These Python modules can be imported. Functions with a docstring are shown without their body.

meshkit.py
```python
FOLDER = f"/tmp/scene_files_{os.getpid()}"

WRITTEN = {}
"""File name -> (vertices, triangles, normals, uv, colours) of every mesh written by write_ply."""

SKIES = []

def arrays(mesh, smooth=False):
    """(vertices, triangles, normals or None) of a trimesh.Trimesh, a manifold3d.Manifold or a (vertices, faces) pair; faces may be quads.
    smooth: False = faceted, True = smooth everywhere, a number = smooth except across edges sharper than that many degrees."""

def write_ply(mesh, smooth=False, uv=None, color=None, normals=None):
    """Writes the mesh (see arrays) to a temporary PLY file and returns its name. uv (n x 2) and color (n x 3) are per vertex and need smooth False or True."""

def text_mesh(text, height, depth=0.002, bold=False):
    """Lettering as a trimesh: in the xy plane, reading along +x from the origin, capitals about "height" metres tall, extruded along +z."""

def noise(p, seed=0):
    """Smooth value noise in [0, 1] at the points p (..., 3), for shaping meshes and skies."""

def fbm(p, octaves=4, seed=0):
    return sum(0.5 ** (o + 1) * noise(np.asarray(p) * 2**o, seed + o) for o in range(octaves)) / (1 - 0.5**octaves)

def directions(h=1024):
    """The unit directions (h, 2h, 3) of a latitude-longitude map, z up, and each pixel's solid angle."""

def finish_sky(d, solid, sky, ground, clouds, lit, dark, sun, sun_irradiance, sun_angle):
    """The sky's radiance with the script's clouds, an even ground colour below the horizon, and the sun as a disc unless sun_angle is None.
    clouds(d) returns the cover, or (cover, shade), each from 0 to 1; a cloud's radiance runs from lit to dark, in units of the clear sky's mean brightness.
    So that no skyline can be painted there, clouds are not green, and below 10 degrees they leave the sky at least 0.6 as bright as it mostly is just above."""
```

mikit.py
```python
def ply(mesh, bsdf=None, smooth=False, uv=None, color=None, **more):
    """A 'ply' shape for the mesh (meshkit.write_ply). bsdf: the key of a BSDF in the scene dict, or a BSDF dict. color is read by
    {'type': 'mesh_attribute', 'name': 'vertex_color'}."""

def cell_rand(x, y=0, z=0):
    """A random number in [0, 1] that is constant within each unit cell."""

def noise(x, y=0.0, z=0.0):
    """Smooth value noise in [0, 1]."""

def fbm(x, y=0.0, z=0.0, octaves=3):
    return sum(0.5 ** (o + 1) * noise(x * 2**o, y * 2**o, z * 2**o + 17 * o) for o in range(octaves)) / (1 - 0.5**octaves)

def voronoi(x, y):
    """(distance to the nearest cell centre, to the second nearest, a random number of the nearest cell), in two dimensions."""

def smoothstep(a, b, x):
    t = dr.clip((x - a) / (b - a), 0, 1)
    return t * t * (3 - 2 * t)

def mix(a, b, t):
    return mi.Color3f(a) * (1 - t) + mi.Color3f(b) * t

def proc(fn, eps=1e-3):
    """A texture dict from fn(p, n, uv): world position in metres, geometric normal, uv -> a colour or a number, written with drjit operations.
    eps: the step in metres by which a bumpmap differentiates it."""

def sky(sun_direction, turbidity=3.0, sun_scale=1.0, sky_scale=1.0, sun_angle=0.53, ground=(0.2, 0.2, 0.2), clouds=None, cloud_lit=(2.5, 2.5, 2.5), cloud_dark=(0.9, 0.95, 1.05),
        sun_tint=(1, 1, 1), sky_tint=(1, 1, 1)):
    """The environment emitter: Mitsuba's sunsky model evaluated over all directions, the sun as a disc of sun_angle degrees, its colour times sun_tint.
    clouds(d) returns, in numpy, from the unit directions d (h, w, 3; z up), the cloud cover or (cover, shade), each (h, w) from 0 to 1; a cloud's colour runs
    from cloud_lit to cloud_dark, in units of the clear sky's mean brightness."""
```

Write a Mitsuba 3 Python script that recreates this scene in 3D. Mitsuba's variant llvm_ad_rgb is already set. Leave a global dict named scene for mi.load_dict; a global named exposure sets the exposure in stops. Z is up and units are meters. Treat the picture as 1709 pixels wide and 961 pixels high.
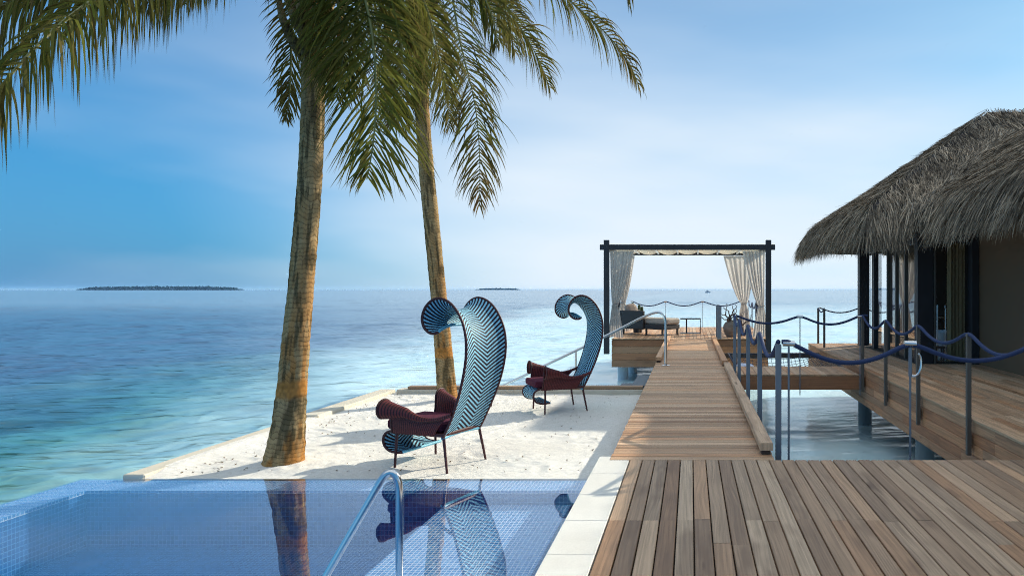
import math, random
import numpy as np, trimesh, mitsuba as mi, drjit as dr, mikit, meshkit
from mikit import noise, fbm, cell_rand, smoothstep, mix
from scipy.interpolate import CubicSpline

T = mi.ScalarTransform4f
scene, labels = {}, {}
rng = np.random.default_rng(7)
random.seed(7)
PI = math.pi

# ------------------------------------------------------------------ camera, sky, exposure
F, CX, CY, EYE = 1200.0, 1153.0, 483.0, 1.5          # the photograph's focal length and vanishing point in its own pixels
scene['camera'] = {'type': 'perspective', 'fov': 2 * math.degrees(math.atan(854.5 / F)), 'fov_axis': 'x',
                   'principal_point_offset_x': -298.5 / 1709, 'principal_point_offset_y': -2.5 / 961,
                   'near_clip': 0.05, 'far_clip': 60000.0,
                   'to_world': T().look_at(origin=[0, 0, EYE], target=[0, 10, EYE], up=[0, 0, 1])}
SUN = np.array([0.70, 0.66, 0.462])


def cloud_cover(d):
    q = np.stack([d[..., 0] * 2.2 + d[..., 2] * 1.5, d[..., 1] * 2.2, d[..., 2] * 8.0], -1)
    w = meshkit.fbm(q + 3.3, 5, seed=5)
    w2 = meshkit.fbm(np.stack([d[..., 0] * 1.1, d[..., 1] * 1.1, d[..., 2] * 3.0], -1) + 9.0, 4, seed=9)
    streak = np.clip((w - 0.44) * 3.2, 0, 1) * np.clip((w2 - 0.32) * 2.4, 0, 1)
    s = SUN / np.linalg.norm(SUN)
    c = d @ s                                      # the haze lies thickest towards the sun and low over the sea
    sm = lambda a, b, x: (lambda t: t * t * (3 - 2 * t))(np.clip((x - a) / (b - a), 0, 1))
    el = np.degrees(np.arcsin(np.clip(d[..., 2], 0, 1)))
    veil = sm(0.10, 0.62, c) * (0.10 + 0.90 * np.exp(-(el / 19.0) ** 2)) * (0.55 + 0.85 * w)
    cirrus = 0.95 * sm(20, 55, el) * (0.7 + 0.6 * w)      # high thin cloud overhead
    low = 0.85 * np.exp(-(el / 7.0) ** 1.3) * (1 - sm(0.02, 0.50, c))      # blue haze low over the sea away from the sun
    white = 1 - (1 - 0.5 * streak) * (1 - np.clip(veil, 0, 0.97)) * (1 - np.clip(cirrus, 0, 0.9))
    cover = 1 - (1 - white) * (1 - low)
    return np.clip(cover, 0, 0.97), np.clip(0.05 + low * (1 - white) / np.maximum(cover, 1e-6), 0, 1)


scene['sky'] = mikit.sky(SUN.tolist(), turbidity=2.4, sky_tint=(0.15, 0.55, 0.78), ground=(0.26, 0.36, 0.45), clouds=cloud_cover,
                         cloud_lit=(3.5, 3.88, 4.2), cloud_dark=(0.47, 1.20, 2.25), sun_scale=0.92, sun_tint=(0.80, 0.97, 1.30))
exposure = 2.45

# ------------------------------------------------------------------ helpers


def key_for(name):
    k, i = name, 0
    while k in scene or k in labels or any(x.startswith(k + '__') for x in ()) or k in USED:
        i += 1
        k = '%s_%03d' % (name, i)
    USED.add(k)
    return k


USED = set()


def thing(name, label, cat, group=None):
    k = key_for(name)
    labels[k] = {'label': label, 'category': cat}
    if group:
        labels[k]['group'] = group
    return k


def put(parent, name, mesh, bsdf, smooth=False, label=None, kind=None, to=None, **kw):
    k = key_for(parent + '__' + name if parent else name)
    d = mikit.ply(mesh, bsdf, smooth=smooth, **kw)
    if to is not None:
        d['to_world'] = to
    scene[k] = d
    if label or kind:
        labels[k] = {}
        if label:
            labels[k]['label'] = label
        if kind:
            labels[k]['kind'] = kind
    return k


def single(name, label, cat, mesh, bsdf, smooth=False, group=None, kind=None, **kw):
    k = key_for(name)
    scene[k] = mikit.ply(mesh, bsdf, smooth=smooth, **kw)
    labels[k] = {'label': label, 'category': cat}
    if group:
        labels[k]['group'] = group
    if kind:
        labels[k]['kind'] = kind
    return k


def struct(name, mesh, bsdf, smooth=False, label=None, **kw):
    k = key_for(name)
    scene[k] = mikit.ply(mesh, bsdf, smooth=smooth, **kw)
    labels[k] = {'kind': 'structure'}
    if label:
        labels[k]['label'] = label
    return k


def copy_tree(root, new, to, label, cat, group):
    k = key_for(new)
    labels[k] = {'label': label, 'category': cat, 'group': group}
    for s in [s for s in scene if s.startswith(root + '__')]:
        scene[k + s[len(root):]] = {**scene[s], 'to_world': to}
        if s in labels:
            labels[k + s[len(root):]] = dict(labels[s])
    return k


def cat(ms):
    return trimesh.util.concatenate(ms)


def box(x0, x1, y0, y1, z0, z1, ch=0.0):
    """a box, its edges chamfered by ch"""
    if ch <= 0:
        return trimesh.creation.box(bounds=[[x0, y0, z0], [x1, y1, z1]])
    c = np.array([[x0, y0, z0], [x1, y1, z1]], float)
    pts = []
    for i in (0, 1):
        for j in (0, 1):
            for k in (0, 1):
                p = np.array([c[i, 0], c[j, 1], c[k, 2]])
                s = np.array([1 - 2 * i, 1 - 2 * j, 1 - 2 * k], float)
                for a in range(3):
                    q = p + s * ch
                    q[a] = p[a]
                    pts.append(q)
    return trimesh.convex.convex_hull(np.array(pts))


def tube(pts, r, n=10, cap=True):
    p = np.asarray(pts, float)
    r = np.broadcast_to(np.asarray(r, float), (len(p),))
    t = np.gradient(p, axis=0)
    t /= np.linalg.norm(t, axis=1, keepdims=True) + 1e-12
    a = np.cross(t[0], [0, 0, 1.0] if abs(t[0][2]) < 0.9 else [1.0, 0, 0])
    a /= np.linalg.norm(a)
    A = []
    for i in range(len(p)):
        a = a - t[i] * (a @ t[i])
        a /= np.linalg.norm(a) + 1e-12
        A.append(a)
    A = np.array(A)
    B = np.cross(t, A)
    th = np.arange(n) * 2 * PI / n
    v = p[:, None] + r[:, None, None] * (np.cos(th)[None, :, None] * A[:, None] + np.sin(th)[None, :, None] * B[:, None])
    i, j = np.meshgrid(np.arange(len(p) - 1), np.arange(n), indexing='ij')
    q = np.stack([i * n + j, i * n + (j + 1) % n, (i + 1) * n + (j + 1) % n, (i + 1) * n + j], -1).reshape(-1, 4)
    f = np.vstack([q[:, [0, 1, 2]], q[:, [0, 2, 3]]])
    v = v.reshape(-1, 3)
    if cap:
        m = len(v)
        v = np.vstack([v, p[:1], p[-1:]])
        j = np.arange(n)
        f = np.vstack([f, np.stack([(j + 1) % n, j, j * 0 + m], 1), np.stack([j + (len(p) - 1) * n, (j + 1) % n + (len(p) - 1) * n, j * 0 + m + 1], 1)])
    return trimesh.Trimesh(v, f, process=False)


def smooth_path(pts, n=40):
    p = np.asarray(pts, float)
    s = np.concatenate([[0], np.cumsum(np.linalg.norm(np.diff(p, axis=0), axis=1))])
    return CubicSpline(s, p)(np.linspace(0, s[-1], n))


def cyl(p0, p1, r, n=12):
    return tube([p0, p1], r, n)


def grid_mesh(X, Y, Z):
    h, w = X.shape
    v = np.stack([X, Y, Z], -1).reshape(-1, 3)
    i, j = np.meshgrid(np.arange(h - 1), np.arange(w - 1), indexing='ij')
    q = np.stack([i * w + j, i * w + j + 1, (i + 1) * w + j + 1, (i + 1) * w + j], -1).reshape(-1, 4)
    return trimesh.Trimesh(v, np.vstack([q[:, [0, 1, 2]], q[:, [0, 2, 3]]]), process=False)


BOARD_ID = [0]


def board(w, l, t, ch=0.004, sag=0.0):
    """A plank with eased edges: w across (x), l along (y), t thick, its top at z = 0, its middle at the origin; and its uv: plank number and metres."""
    BOARD_ID[0] += 1
    pr = [(-w / 2, -t), (w / 2, -t), (w / 2, -ch), (w / 2 - ch, 0), (-w / 2 + ch, 0), (-w / 2, -ch)]
    v, f, uv = [], [], []
    off = random.random() * 40
    per = 0
    for k in range(6):
        a, b = pr[k], pr[(k + 1) % 6]
        e = math.hypot(b[0] - a[0], b[1] - a[1])
        n = len(v)
        for (q, s) in ((a, per), (b, per + e)):
            for y in (-l / 2, l / 2):
                v.append((q[0], y, q[1]))
                uv.append((BOARD_ID[0] * 4 + 0.5 + s, y + off))
        f += [(n, n + 2, n + 3), (n, n + 3, n + 1)]
        per += e
    for y, fl in ((-l / 2, 0), (l / 2, 1)):
        n = len(v)
        for q in pr:
            v.append((q[0], y, q[1]))
            uv.append((BOARD_ID[0] * 4 + 1.5 + q[0], q[1] * 0.3 + off))
        for k in range(1, 5):
            f.append((n, n + k + 1, n + k) if fl else (n, n + k, n + k + 1))
    return trimesh.Trimesh(np.array(v), np.array(f), process=False), np.array(uv)


def lay(parent, name, w, l, t, loc, rot=None, bsdf='wood_deck', ch=0.004, label=None):
    m, uv = board(w, l, t, ch)
    M = np.eye(4)
    if rot is not None:
        M[:3, :3] = rot
    M[:3, 3] = loc
    m.apply_transform(M)
    return put(parent, name, m, bsdf, uv=uv, label=label)


RZ = np.array([[0, -1, 0], [1, 0, 0], [0, 0, 1.0]])                 # along x, top up
RFRONT = np.array([[0, 1, 0], [0, 0, -1.0], [-1.0, 0, 0]])           # along x, face towards -y
RFRONT = np.stack([[0, 0, 1.0], [1.0, 0, 0], [0, -1.0, 0]], 1)       # columns: across = z, along = x, face = -y  (z x x = y; flipped below)
RLEFT = np.stack([[0, 0, -1.0], [0, 1.0, 0], [1.0, 0, 0]], 1)
RFRONT = np.stack([[0, 0, 1.0], [-1.0, 0, 0], [0, -1.0, 0]], 1)
RLEFT = np.stack([[0, 0, 1.0], [0, 1.0, 0], [-1.0, 0, 0]], 1)        # across = z, along = y, face = -x


def at(px, py, d):
    return np.array([(px - CX) / F * d, d, EYE - (py - CY) / F * d])


# ------------------------------------------------------------------ materials
def wood_fn(pale, mid, dark, blot=0.5):
    def fn(p, n, uv):
        idn = dr.floor(uv.x / 4)
        a, l = uv.x - 4 * idn, uv.y
        r1, r2 = cell_rand(idn, 1), cell_rand(idn, 2)
        wav = noise(l * 1.7, idn * 3.1) * 0.035 + noise(l * 0.5, idn * 1.7) * 0.05
        g = noise((a + wav) * 130, l * 2.5, idn)
        g2 = noise((a + wav) * 420, l * 9.0, idn + 5)
        b = fbm(a * 9, l * 2.2, idn * 1.3, 3)
        c = mix(mid, pale, smoothstep(0.15, 0.9, r1))
        c = mix(c, dark, smoothstep(0.45, 1.0, r2) * 0.55)
        c = mix(c, c * mi.Color3f(1.10, 0.95, 0.83), smoothstep(0.45, 0.95, cell_rand(idn, 4)))
        c = c * (0.72 + 0.40 * g + 0.16 * g2)
        c = mix(c, dark, smoothstep(0.52, 0.78, b) * blot)
        kn = noise(a * 16 + 3, l * 1.6, idn * 2.7)
        return mix(c, mi.Color3f(dark) * 0.6, smoothstep(0.90, 0.97, kn) * 0.8)
    return fn


def wood_h(p, n, uv):
    idn = dr.floor(uv.x / 4)
    a, l = uv.x - 4 * idn, uv.y
    wav = noise(l * 1.7, idn * 3.1) * 0.035 + noise(l * 0.5, idn * 1.7) * 0.05
    return noise((a + wav) * 130, l * 2.5, idn) * 0.5 + noise((a + wav) * 420, l * 9.0, idn + 5) * 0.3


def wood(name, pale, mid, dark, rough=0.6, blot=0.5, bump=0.0012):
    scene[name] = {'type': 'twosided', 'b': {'type': 'bumpmap', 'arbitrary': mikit.proc(wood_h, eps=1e-3), 'scale': bump, 'bsdf': {
        'type': 'principled', 'base_color': mikit.proc(wood_fn(pale, mid, dark, blot)), 'roughness': rough, 'specular': 0.35}}}


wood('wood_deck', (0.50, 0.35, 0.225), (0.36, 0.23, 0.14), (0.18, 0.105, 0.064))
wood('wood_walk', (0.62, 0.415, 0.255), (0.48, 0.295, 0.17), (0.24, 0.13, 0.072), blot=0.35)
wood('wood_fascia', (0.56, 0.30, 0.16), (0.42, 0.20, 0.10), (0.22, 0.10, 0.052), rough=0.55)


def plain(name, col, rough=0.5, metallic=0.0, spec=0.5, **kw):
    scene[name] = {'type': 'twosided', 'b': {'type': 'principled', 'base_color': {'type': 'rgb', 'value': list(col)}, 'roughness': rough, 'metallic': metallic, 'specular': spec, **kw}}


plain('dark_timber', (0.028, 0.026, 0.030), 0.5)
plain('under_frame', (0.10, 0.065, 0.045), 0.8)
plain('steel', (0.72, 0.72, 0.72), 0.16, 1.0)
plain('post_paint', (0.20, 0.22, 0.25), 0.5, 0.3)
plain('post_bronze', (0.13, 0.105, 0.085), 0.5, 0.3)
plain('rope_blue', (0.020, 0.036, 0.10), 0.75)
plain('concrete_pale', (0.55, 0.60, 0.62), 0.8)
plain('pile_grey', (0.22, 0.25, 0.26), 0.7)
plain('maroon_tube', (0.062, 0.012, 0.012), 0.5)
plain('cushion_maroon', (0.085, 0.016, 0.032), 0.85, 0.0, 0.2)
plain('blue_tube', (0.16, 0.50, 0.66), 0.5)
plain('white_paint', (0.80, 0.79, 0.77), 0.5)
plain('tub_white', (0.86, 0.88, 0.89), 0.3)
plain('wicker_dark', (0.035, 0.028, 0.026), 0.6)
plain('mattress_beige', (0.42, 0.36, 0.30), 0.85)
plain('pillow_pale', (0.55, 0.60, 0.72), 0.85)
plain('pillow_taupe', (0.33, 0.26, 0.22), 0.85)
plain('black_metal', (0.03, 0.03, 0.035), 0.4)
plain('net_cord', (0.045, 0.05, 0.075), 0.8)
plain('cactus_green', (0.05, 0.085, 0.035), 0.7)
plain('driftwood', (0.085, 0.055, 0.045), 0.8)
plain('wall_brown', (0.20, 0.122, 0.066), 0.8)
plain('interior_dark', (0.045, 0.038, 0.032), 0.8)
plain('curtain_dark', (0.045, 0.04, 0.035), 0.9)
plain('boat_white', (0.35, 0.36, 0.40), 0.5)
scene['pane_glass'] = {'type': 'thindielectric', 'int_ior': 1.5}


def cloth_fn(a, b):
    def fn(p, n, uv):
        return mix(a, b, fbm(p.x * 6, p.y * 6, p.z * 1.5, 3)) * (0.94 + 0.12 * noise(p.x * 300, p.y * 300, p.z * 300))
    return fn


scene['curtain_linen'] = {'type': 'twosided', 'b': {'type': 'blendbsdf', 'weight': 0.0, 'a': {'type': 'diffuse', 'reflectance': {'type': 'rgb', 'value': [0.6, 0.55, 0.48]}}, 'b': {'type': 'diffuse'}}}
scene['curtain_linen'] = {'type': 'principledthin', 'base_color': mikit.proc(cloth_fn((0.56, 0.52, 0.49), (0.66, 0.63, 0.60))), 'roughness': 0.9, 'spec_trans': 0.0, 'diff_trans': 0.8}
scene['canopy_linen'] = {'type': 'principledthin', 'base_color': {'type': 'rgb', 'value': [0.66, 0.58, 0.45]}, 'roughness': 0.9, 'spec_trans': 0.0, 'diff_trans': 0.7}
scene['curtain_olive'] = {'type': 'twosided', 'b': {'type': 'diffuse', 'reflectance': mikit.proc(cloth_fn((0.34, 0.265, 0.14), (0.44, 0.35, 0.19)))}}


def sand_fn(p, n, uv):
    c = mix((0.74, 0.695, 0.615), (0.85, 0.815, 0.745), fbm(p.x * 1.3, p.y * 1.3, 0.0, 4))
    c = c * (0.90 + 0.18 * noise(p.x * 60, p.y * 60)) * (0.92 + 0.15 * noise(p.x * 190, p.y * 190))
    sp = noise(p.x * 75 + 7, p.y * 75, 3.0)
    return mix(c, (0.22, 0.16, 0.10), smoothstep(0.93, 0.99, sp) * 0.7)


scene['sand_grain'] = {'type': 'twosided', 'b': {'type': 'bumpmap', 'arbitrary': mikit.proc(lambda p, n, uv: fbm(p.x * 28, p.y * 28, 0.0, 3), eps=4e-3), 'scale': 0.0045,
                                                'bsdf': {'type': 'diffuse', 'reflectance': mikit.proc(sand_fn)}}}


def stone_fn(p, n, uv):
    c = mix((0.66, 0.62, 0.54), (0.78, 0.745, 0.67), fbm(p.x * 3, p.y * 3, p.z * 3, 4))
    return c * (0.93 + 0.10 * noise(p.x * 170, p.y * 170, p.z * 170))


scene['coping_stone'] = {'type': 'twosided', 'b': {'type': 'principled', 'base_color': mikit.proc(stone_fn), 'roughness': 0.7, 'specular': 0.3}}
scene['kerb_stone'] = {'type': 'twosided', 'b': {'type': 'diffuse', 'reflectance': mikit.proc(lambda p, n, uv: mix((0.58, 0.52, 0.41), (0.74, 0.68, 0.56), fbm(p.x * 4, p.y * 2.2, p.z * 5, 4)))}}


def tile_at(p, n, TILE):
    top = dr.abs(n.z) > 0.5
    sidex = dr.abs(n.x) > 0.5
    a = dr.select(sidex, p.y, p.x) / 0.034
    b = dr.select(top, p.y, p.z) / 0.040
    ia, ib = dr.floor(a), dr.floor(b)
    fa, fb = a - ia, b - ib
    g = dr.minimum(dr.minimum(fa, 1 - fa), dr.minimum(fb, 1 - fb))
    r, r2 = cell_rand(ia, ib, 3), cell_rand(ia, ib, 8)
    c = mix(TILE[0], TILE[1], r)
    c = mix(c, TILE[2], smoothstep(0.85, 1.0, r2) * 0.4)
    return mix(TILE[3], c, smoothstep(0.04, 0.09, g))


def tile_fn(p, n, uv):
    return tile_at(p, n, ((0.006, 0.055, 0.20), (0.016, 0.105, 0.32), (0.05, 0.18, 0.42), (0.10, 0.24, 0.46)))


def tile_pale_fn(p, n, uv):
    return tile_at(p, n, ((0.035, 0.17, 0.42), (0.10, 0.30, 0.56), (0.30, 0.50, 0.72), (0.75, 0.80, 0.86)))


scene['mosaic_pale'] = {'type': 'twosided', 'b': {'type': 'principled', 'base_color': mikit.proc(tile_pale_fn), 'roughness': 0.35, 'specular': 0.4}}
scene['mosaic_tile'] = {'type': 'twosided', 'b': {'type': 'principled', 'base_color': mikit.proc(tile_fn), 'roughness': 0.35, 'specular': 0.4}}
scene['pool_surface'] = {'type': 'thindielectric', 'int_ior': 1.8}


def sea_fn(p, n, uv):
    w = fbm(p.x * 0.05, p.y * 0.05, 0.0, 4)
    w2 = fbm(p.x * 0.33, p.y * 0.33, 2.0, 4)
    w3 = fbm(p.x * 1.3, p.y * 1.3, 5.0, 3)
    pale = smoothstep(9.0, 25.0, p.y + 1.8 * (p.x + 9.0) + (w - 0.5) * 14 + (w2 - 0.5) * 8)
    deep = smoothstep(12.0, 21.0, -p.x + (w - 0.5) * 14 + smoothstep(30, 60, p.y) * 1.0 - smoothstep(20, 60, p.y) * 4.0)
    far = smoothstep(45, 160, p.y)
    reef = mix((0.010, 0.075, 0.095), (0.075, 0.270, 0.270), smoothstep(0.36, 0.64, w2 * 0.65 + w3 * 0.35))
    reef = mix(reef, (0.08, 0.27, 0.33), smoothstep(9, 24, p.y) * 0.5)
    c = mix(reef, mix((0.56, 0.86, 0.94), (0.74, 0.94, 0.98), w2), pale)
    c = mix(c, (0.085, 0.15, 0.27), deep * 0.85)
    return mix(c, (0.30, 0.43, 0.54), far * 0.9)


def ripple(p, n, uv):
    x, y = p.x * 0.97 + p.y * 0.24, p.y * 0.97 - p.x * 0.24
    wx = x + 0.9 * noise(x * 0.5, y * 0.5, 1.0)
    a = 1 - dr.abs(2 * noise(wx * 0.75, y * 1.9, 3.0) - 1)
    b = 1 - dr.abs(2 * noise(wx * 1.9, y * 4.6, 7.0) - 1)
    c = noise(wx * 5.0, y * 11.0, 9.0)
    gust = 0.45 + 1.1 * noise(x * 0.06, y * 0.16, 2.0)
    open_ = 1 - 0.78 * smoothstep(-9, -2, p.x) * (1 - smoothstep(18, 34, p.y))
    return (a * 1.0 + b * 0.42 + c * 0.14) * gust * open_


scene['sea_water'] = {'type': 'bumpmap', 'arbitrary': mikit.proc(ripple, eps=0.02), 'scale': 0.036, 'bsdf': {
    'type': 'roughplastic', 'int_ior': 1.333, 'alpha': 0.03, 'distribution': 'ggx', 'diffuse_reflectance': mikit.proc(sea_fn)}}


def chevron(p, n, uv):
    a, s = uv.x, uv.y
    q = a / 0.40 + 0.25
    tri = dr.abs(q - dr.floor(q) - 0.5) * 2
    v = (s + tri * 0.135) / 0.042
    f = v - dr.floor(v)
    k = smoothstep(0.0, 0.10, f) * (1 - smoothstep(0.46, 0.55, f))
    th = 0.9 + 0.2 * noise(a * 250, s * 60)
    return mix((0.018, 0.012, 0.022), (0.28, 0.60, 0.75), k) * th


scene['chevron_weave'] = {'type': 'twosided', 'b': {'type': 'principled', 'base_color': mikit.proc(chevron), 'roughness': 0.6, 'specular': 0.22}}


def maroon_fn(p, n, uv):
    v = uv.y / 0.024
    f = v - dr.floor(v)
    return mix((0.028, 0.006, 0.007), (0.17, 0.026, 0.024), smoothstep(0.1, 0.4, f) * (1 - smoothstep(0.7, 1.0, f)))


scene['maroon_weave'] = {'type': 'twosided', 'b': {'type': 'principled', 'base_color': mikit.proc(maroon_fn), 'roughness': 0.55, 'specular': 0.4}}


def bark_ring(z, ang):
    q = z / 0.046 + 1.6 * noise(ang * 1.6, z * 3, 2.0) + 0.5 * noise(z * 9, 5.0) + 0.5 * noise(ang * 9, z * 14)
    k = dr.floor(q)
    return q - k, k


def bark_h(p, n, uv):
    f, k = bark_ring(p.z, uv.x)
    crack = noise(uv.x * 24, k * 7.3, 2.0)
    return 0.8 * smoothstep(0.0, 0.35, f) * (1 - 0.5 * f) + 0.12 * smoothstep(0.25, 0.5, crack) + 0.3 * noise(uv.x * 40, p.z * 40)


def bark_fn(p, n, uv):
    z, ang = p.z, uv.x
    f, k = bark_ring(z, ang)
    crack = noise(ang * 24, k * 7.3, 2.0)
    lic = fbm(ang * 4.5, z * 5.0, 7.0, 4)
    org = fbm(ang * 1.9, z * 2.6, 13.0, 4)
    low = 1 - smoothstep(0.2, 2.2, z)
    c = mix((0.34, 0.225, 0.105), (0.50, 0.35, 0.18), cell_rand(k, 3) * 0.5 + 0.5 * noise(ang * 7, z * 22, 4.0))
    c = mix(c, (0.46, 0.20, 0.055), smoothstep(0.50, 0.66, org) * (0.25 + 0.6 * low))
    c = mix(c, (0.060, 0.052, 0.030), smoothstep(0.47 - 0.06 * low, 0.70, lic) * 0.75)
    c = c * (0.55 + 0.45 * smoothstep(0.0, 0.35, f)) * (0.90 + 0.10 * smoothstep(0.20, 0.50, crack))
    edge = 0.06 * noise(ang * 3, 2.0)
    band = smoothstep(0.46, 0.52, z + edge) * (1 - smoothstep(0.62, 0.68, z + edge))
    return mix(c, mi.Color3f(0.52, 0.23, 0.06) * (0.6 + 0.5 * noise(ang * 9, z * 30)), band * 0.8)


scene['palm_bark'] = {'type': 'twosided', 'b': {'type': 'bumpmap', 'arbitrary': mikit.proc(bark_h, eps=3e-3), 'scale': 0.004,
                                               'bsdf': {'type': 'diffuse', 'reflectance': mikit.proc(bark_fn)}}}
scene['palm_leaf'] = {'type': 'principledthin', 'base_color': {'type': 'mesh_attribute', 'name': 'vertex_color'}, 'roughness': 0.35, 'spec_trans': 0.0, 'diff_trans': 0.75, 'eta': 1.45}
scene['palm_rib'] = {'type': 'twosided', 'b': {'type': 'principled', 'base_color': {'type': 'rgb', 'value': [0.20, 0.19, 0.06]}, 'roughness': 0.45}}
scene['thatch_blade'] = {'type': 'twosided', 'b': {'type': 'diffuse', 'reflectance': {'type': 'mesh_attribute', 'name': 'vertex_color'}}}
scene['thatch_base'] = {'type': 'twosided', 'b': {'type': 'diffuse', 'reflectance': mikit.proc(lambda p, n, uv: mix((0.045, 0.040, 0.038), (0.115, 0.10, 0.09), fbm(p.x * 9, p.y * 9, p.z * 9, 3)))}}
scene['island_leaf'] = {'type': 'twosided', 'b': {'type': 'diffuse', 'reflectance': {'type': 'rgb', 'value': [0.010, 0.030, 0.030]}}}
scene['urn_clay'] = {'type': 'twosided', 'b': {'type': 'diffuse', 'reflectance': mikit.proc(lambda p, n, uv: mix((0.17, 0.13, 0.10), (0.36, 0.31, 0.26), fbm(p.x * 10, p.y * 10, p.z * 14, 4)))}}

# ------------------------------------------------------------------ haze over the sea
scene['haze_air'] = {'type': 'homogeneous', 'albedo': {'type': 'rgb', 'value': [0.50, 0.76, 0.96]}, 'sigma_t': {'type': 'rgb', 'value': [0.000035, 0.000042, 0.000055]}}
scene['clear_air'] = {'type': 'null'}
scene['haze'] = {'type': 'cube', 'to_world': T().translate([0, 0, 8.5]).scale([8100, 8100, 12.0]), 'bsdf': {'type': 'ref', 'id': 'clear_air'}, 'interior': {'type': 'ref', 'id': 'haze_air'}}
labels['haze'] = {'kind': 'stuff', 'label': 'thin sea haze', 'category': 'haze'}
scene['camera']['medium'] = {'type': 'ref', 'id': 'haze_air'}

# ------------------------------------------------------------------ setting: sea
SEA = -1.35


def wave_height(x, y, spacing):
    g = np.random.default_rng(21)
    h = np.zeros_like(x)
    for wl in np.concatenate([np.geomspace(0.30, 2.0, 44), np.geomspace(2.2, 9.0, 22)]):
        th = PI / 2 + 0.25 + 0.75 * g.normal()
        k = 2 * PI / wl
        am = 0.0020 * wl ** 0.75 * g.uniform(0.5, 1.3)
        ph = g.uniform(0, 2 * PI)
        wx, wy = 0.3 * wl * np.sin(x * 1.3 / wl + ph), 0.3 * wl * np.sin(y * 1.1 / wl + 2 * ph)
        q = np.clip((wl / spacing - 2.5) / 2.5, 0, 1)
        s = np.sin(k * (np.cos(th) * (x + wx) + np.sin(th) * (y + wy)) + ph)
        h += q * am * (s + 0.35 * s * s)
    pat = 0.35 + 1.7 * meshkit.fbm(np.stack([x * 0.035, y * 0.11, x * 0 + 0.5], -1), 3, 3) ** 1.5
    shelter = np.clip((x + 9 - y * 0.2) / 6, 0, 1) * np.clip((34 - y) / 14, 0, 1)     # calm water between the decks
    return h * pat * (1.9 - 1.45 * shelter)


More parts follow.
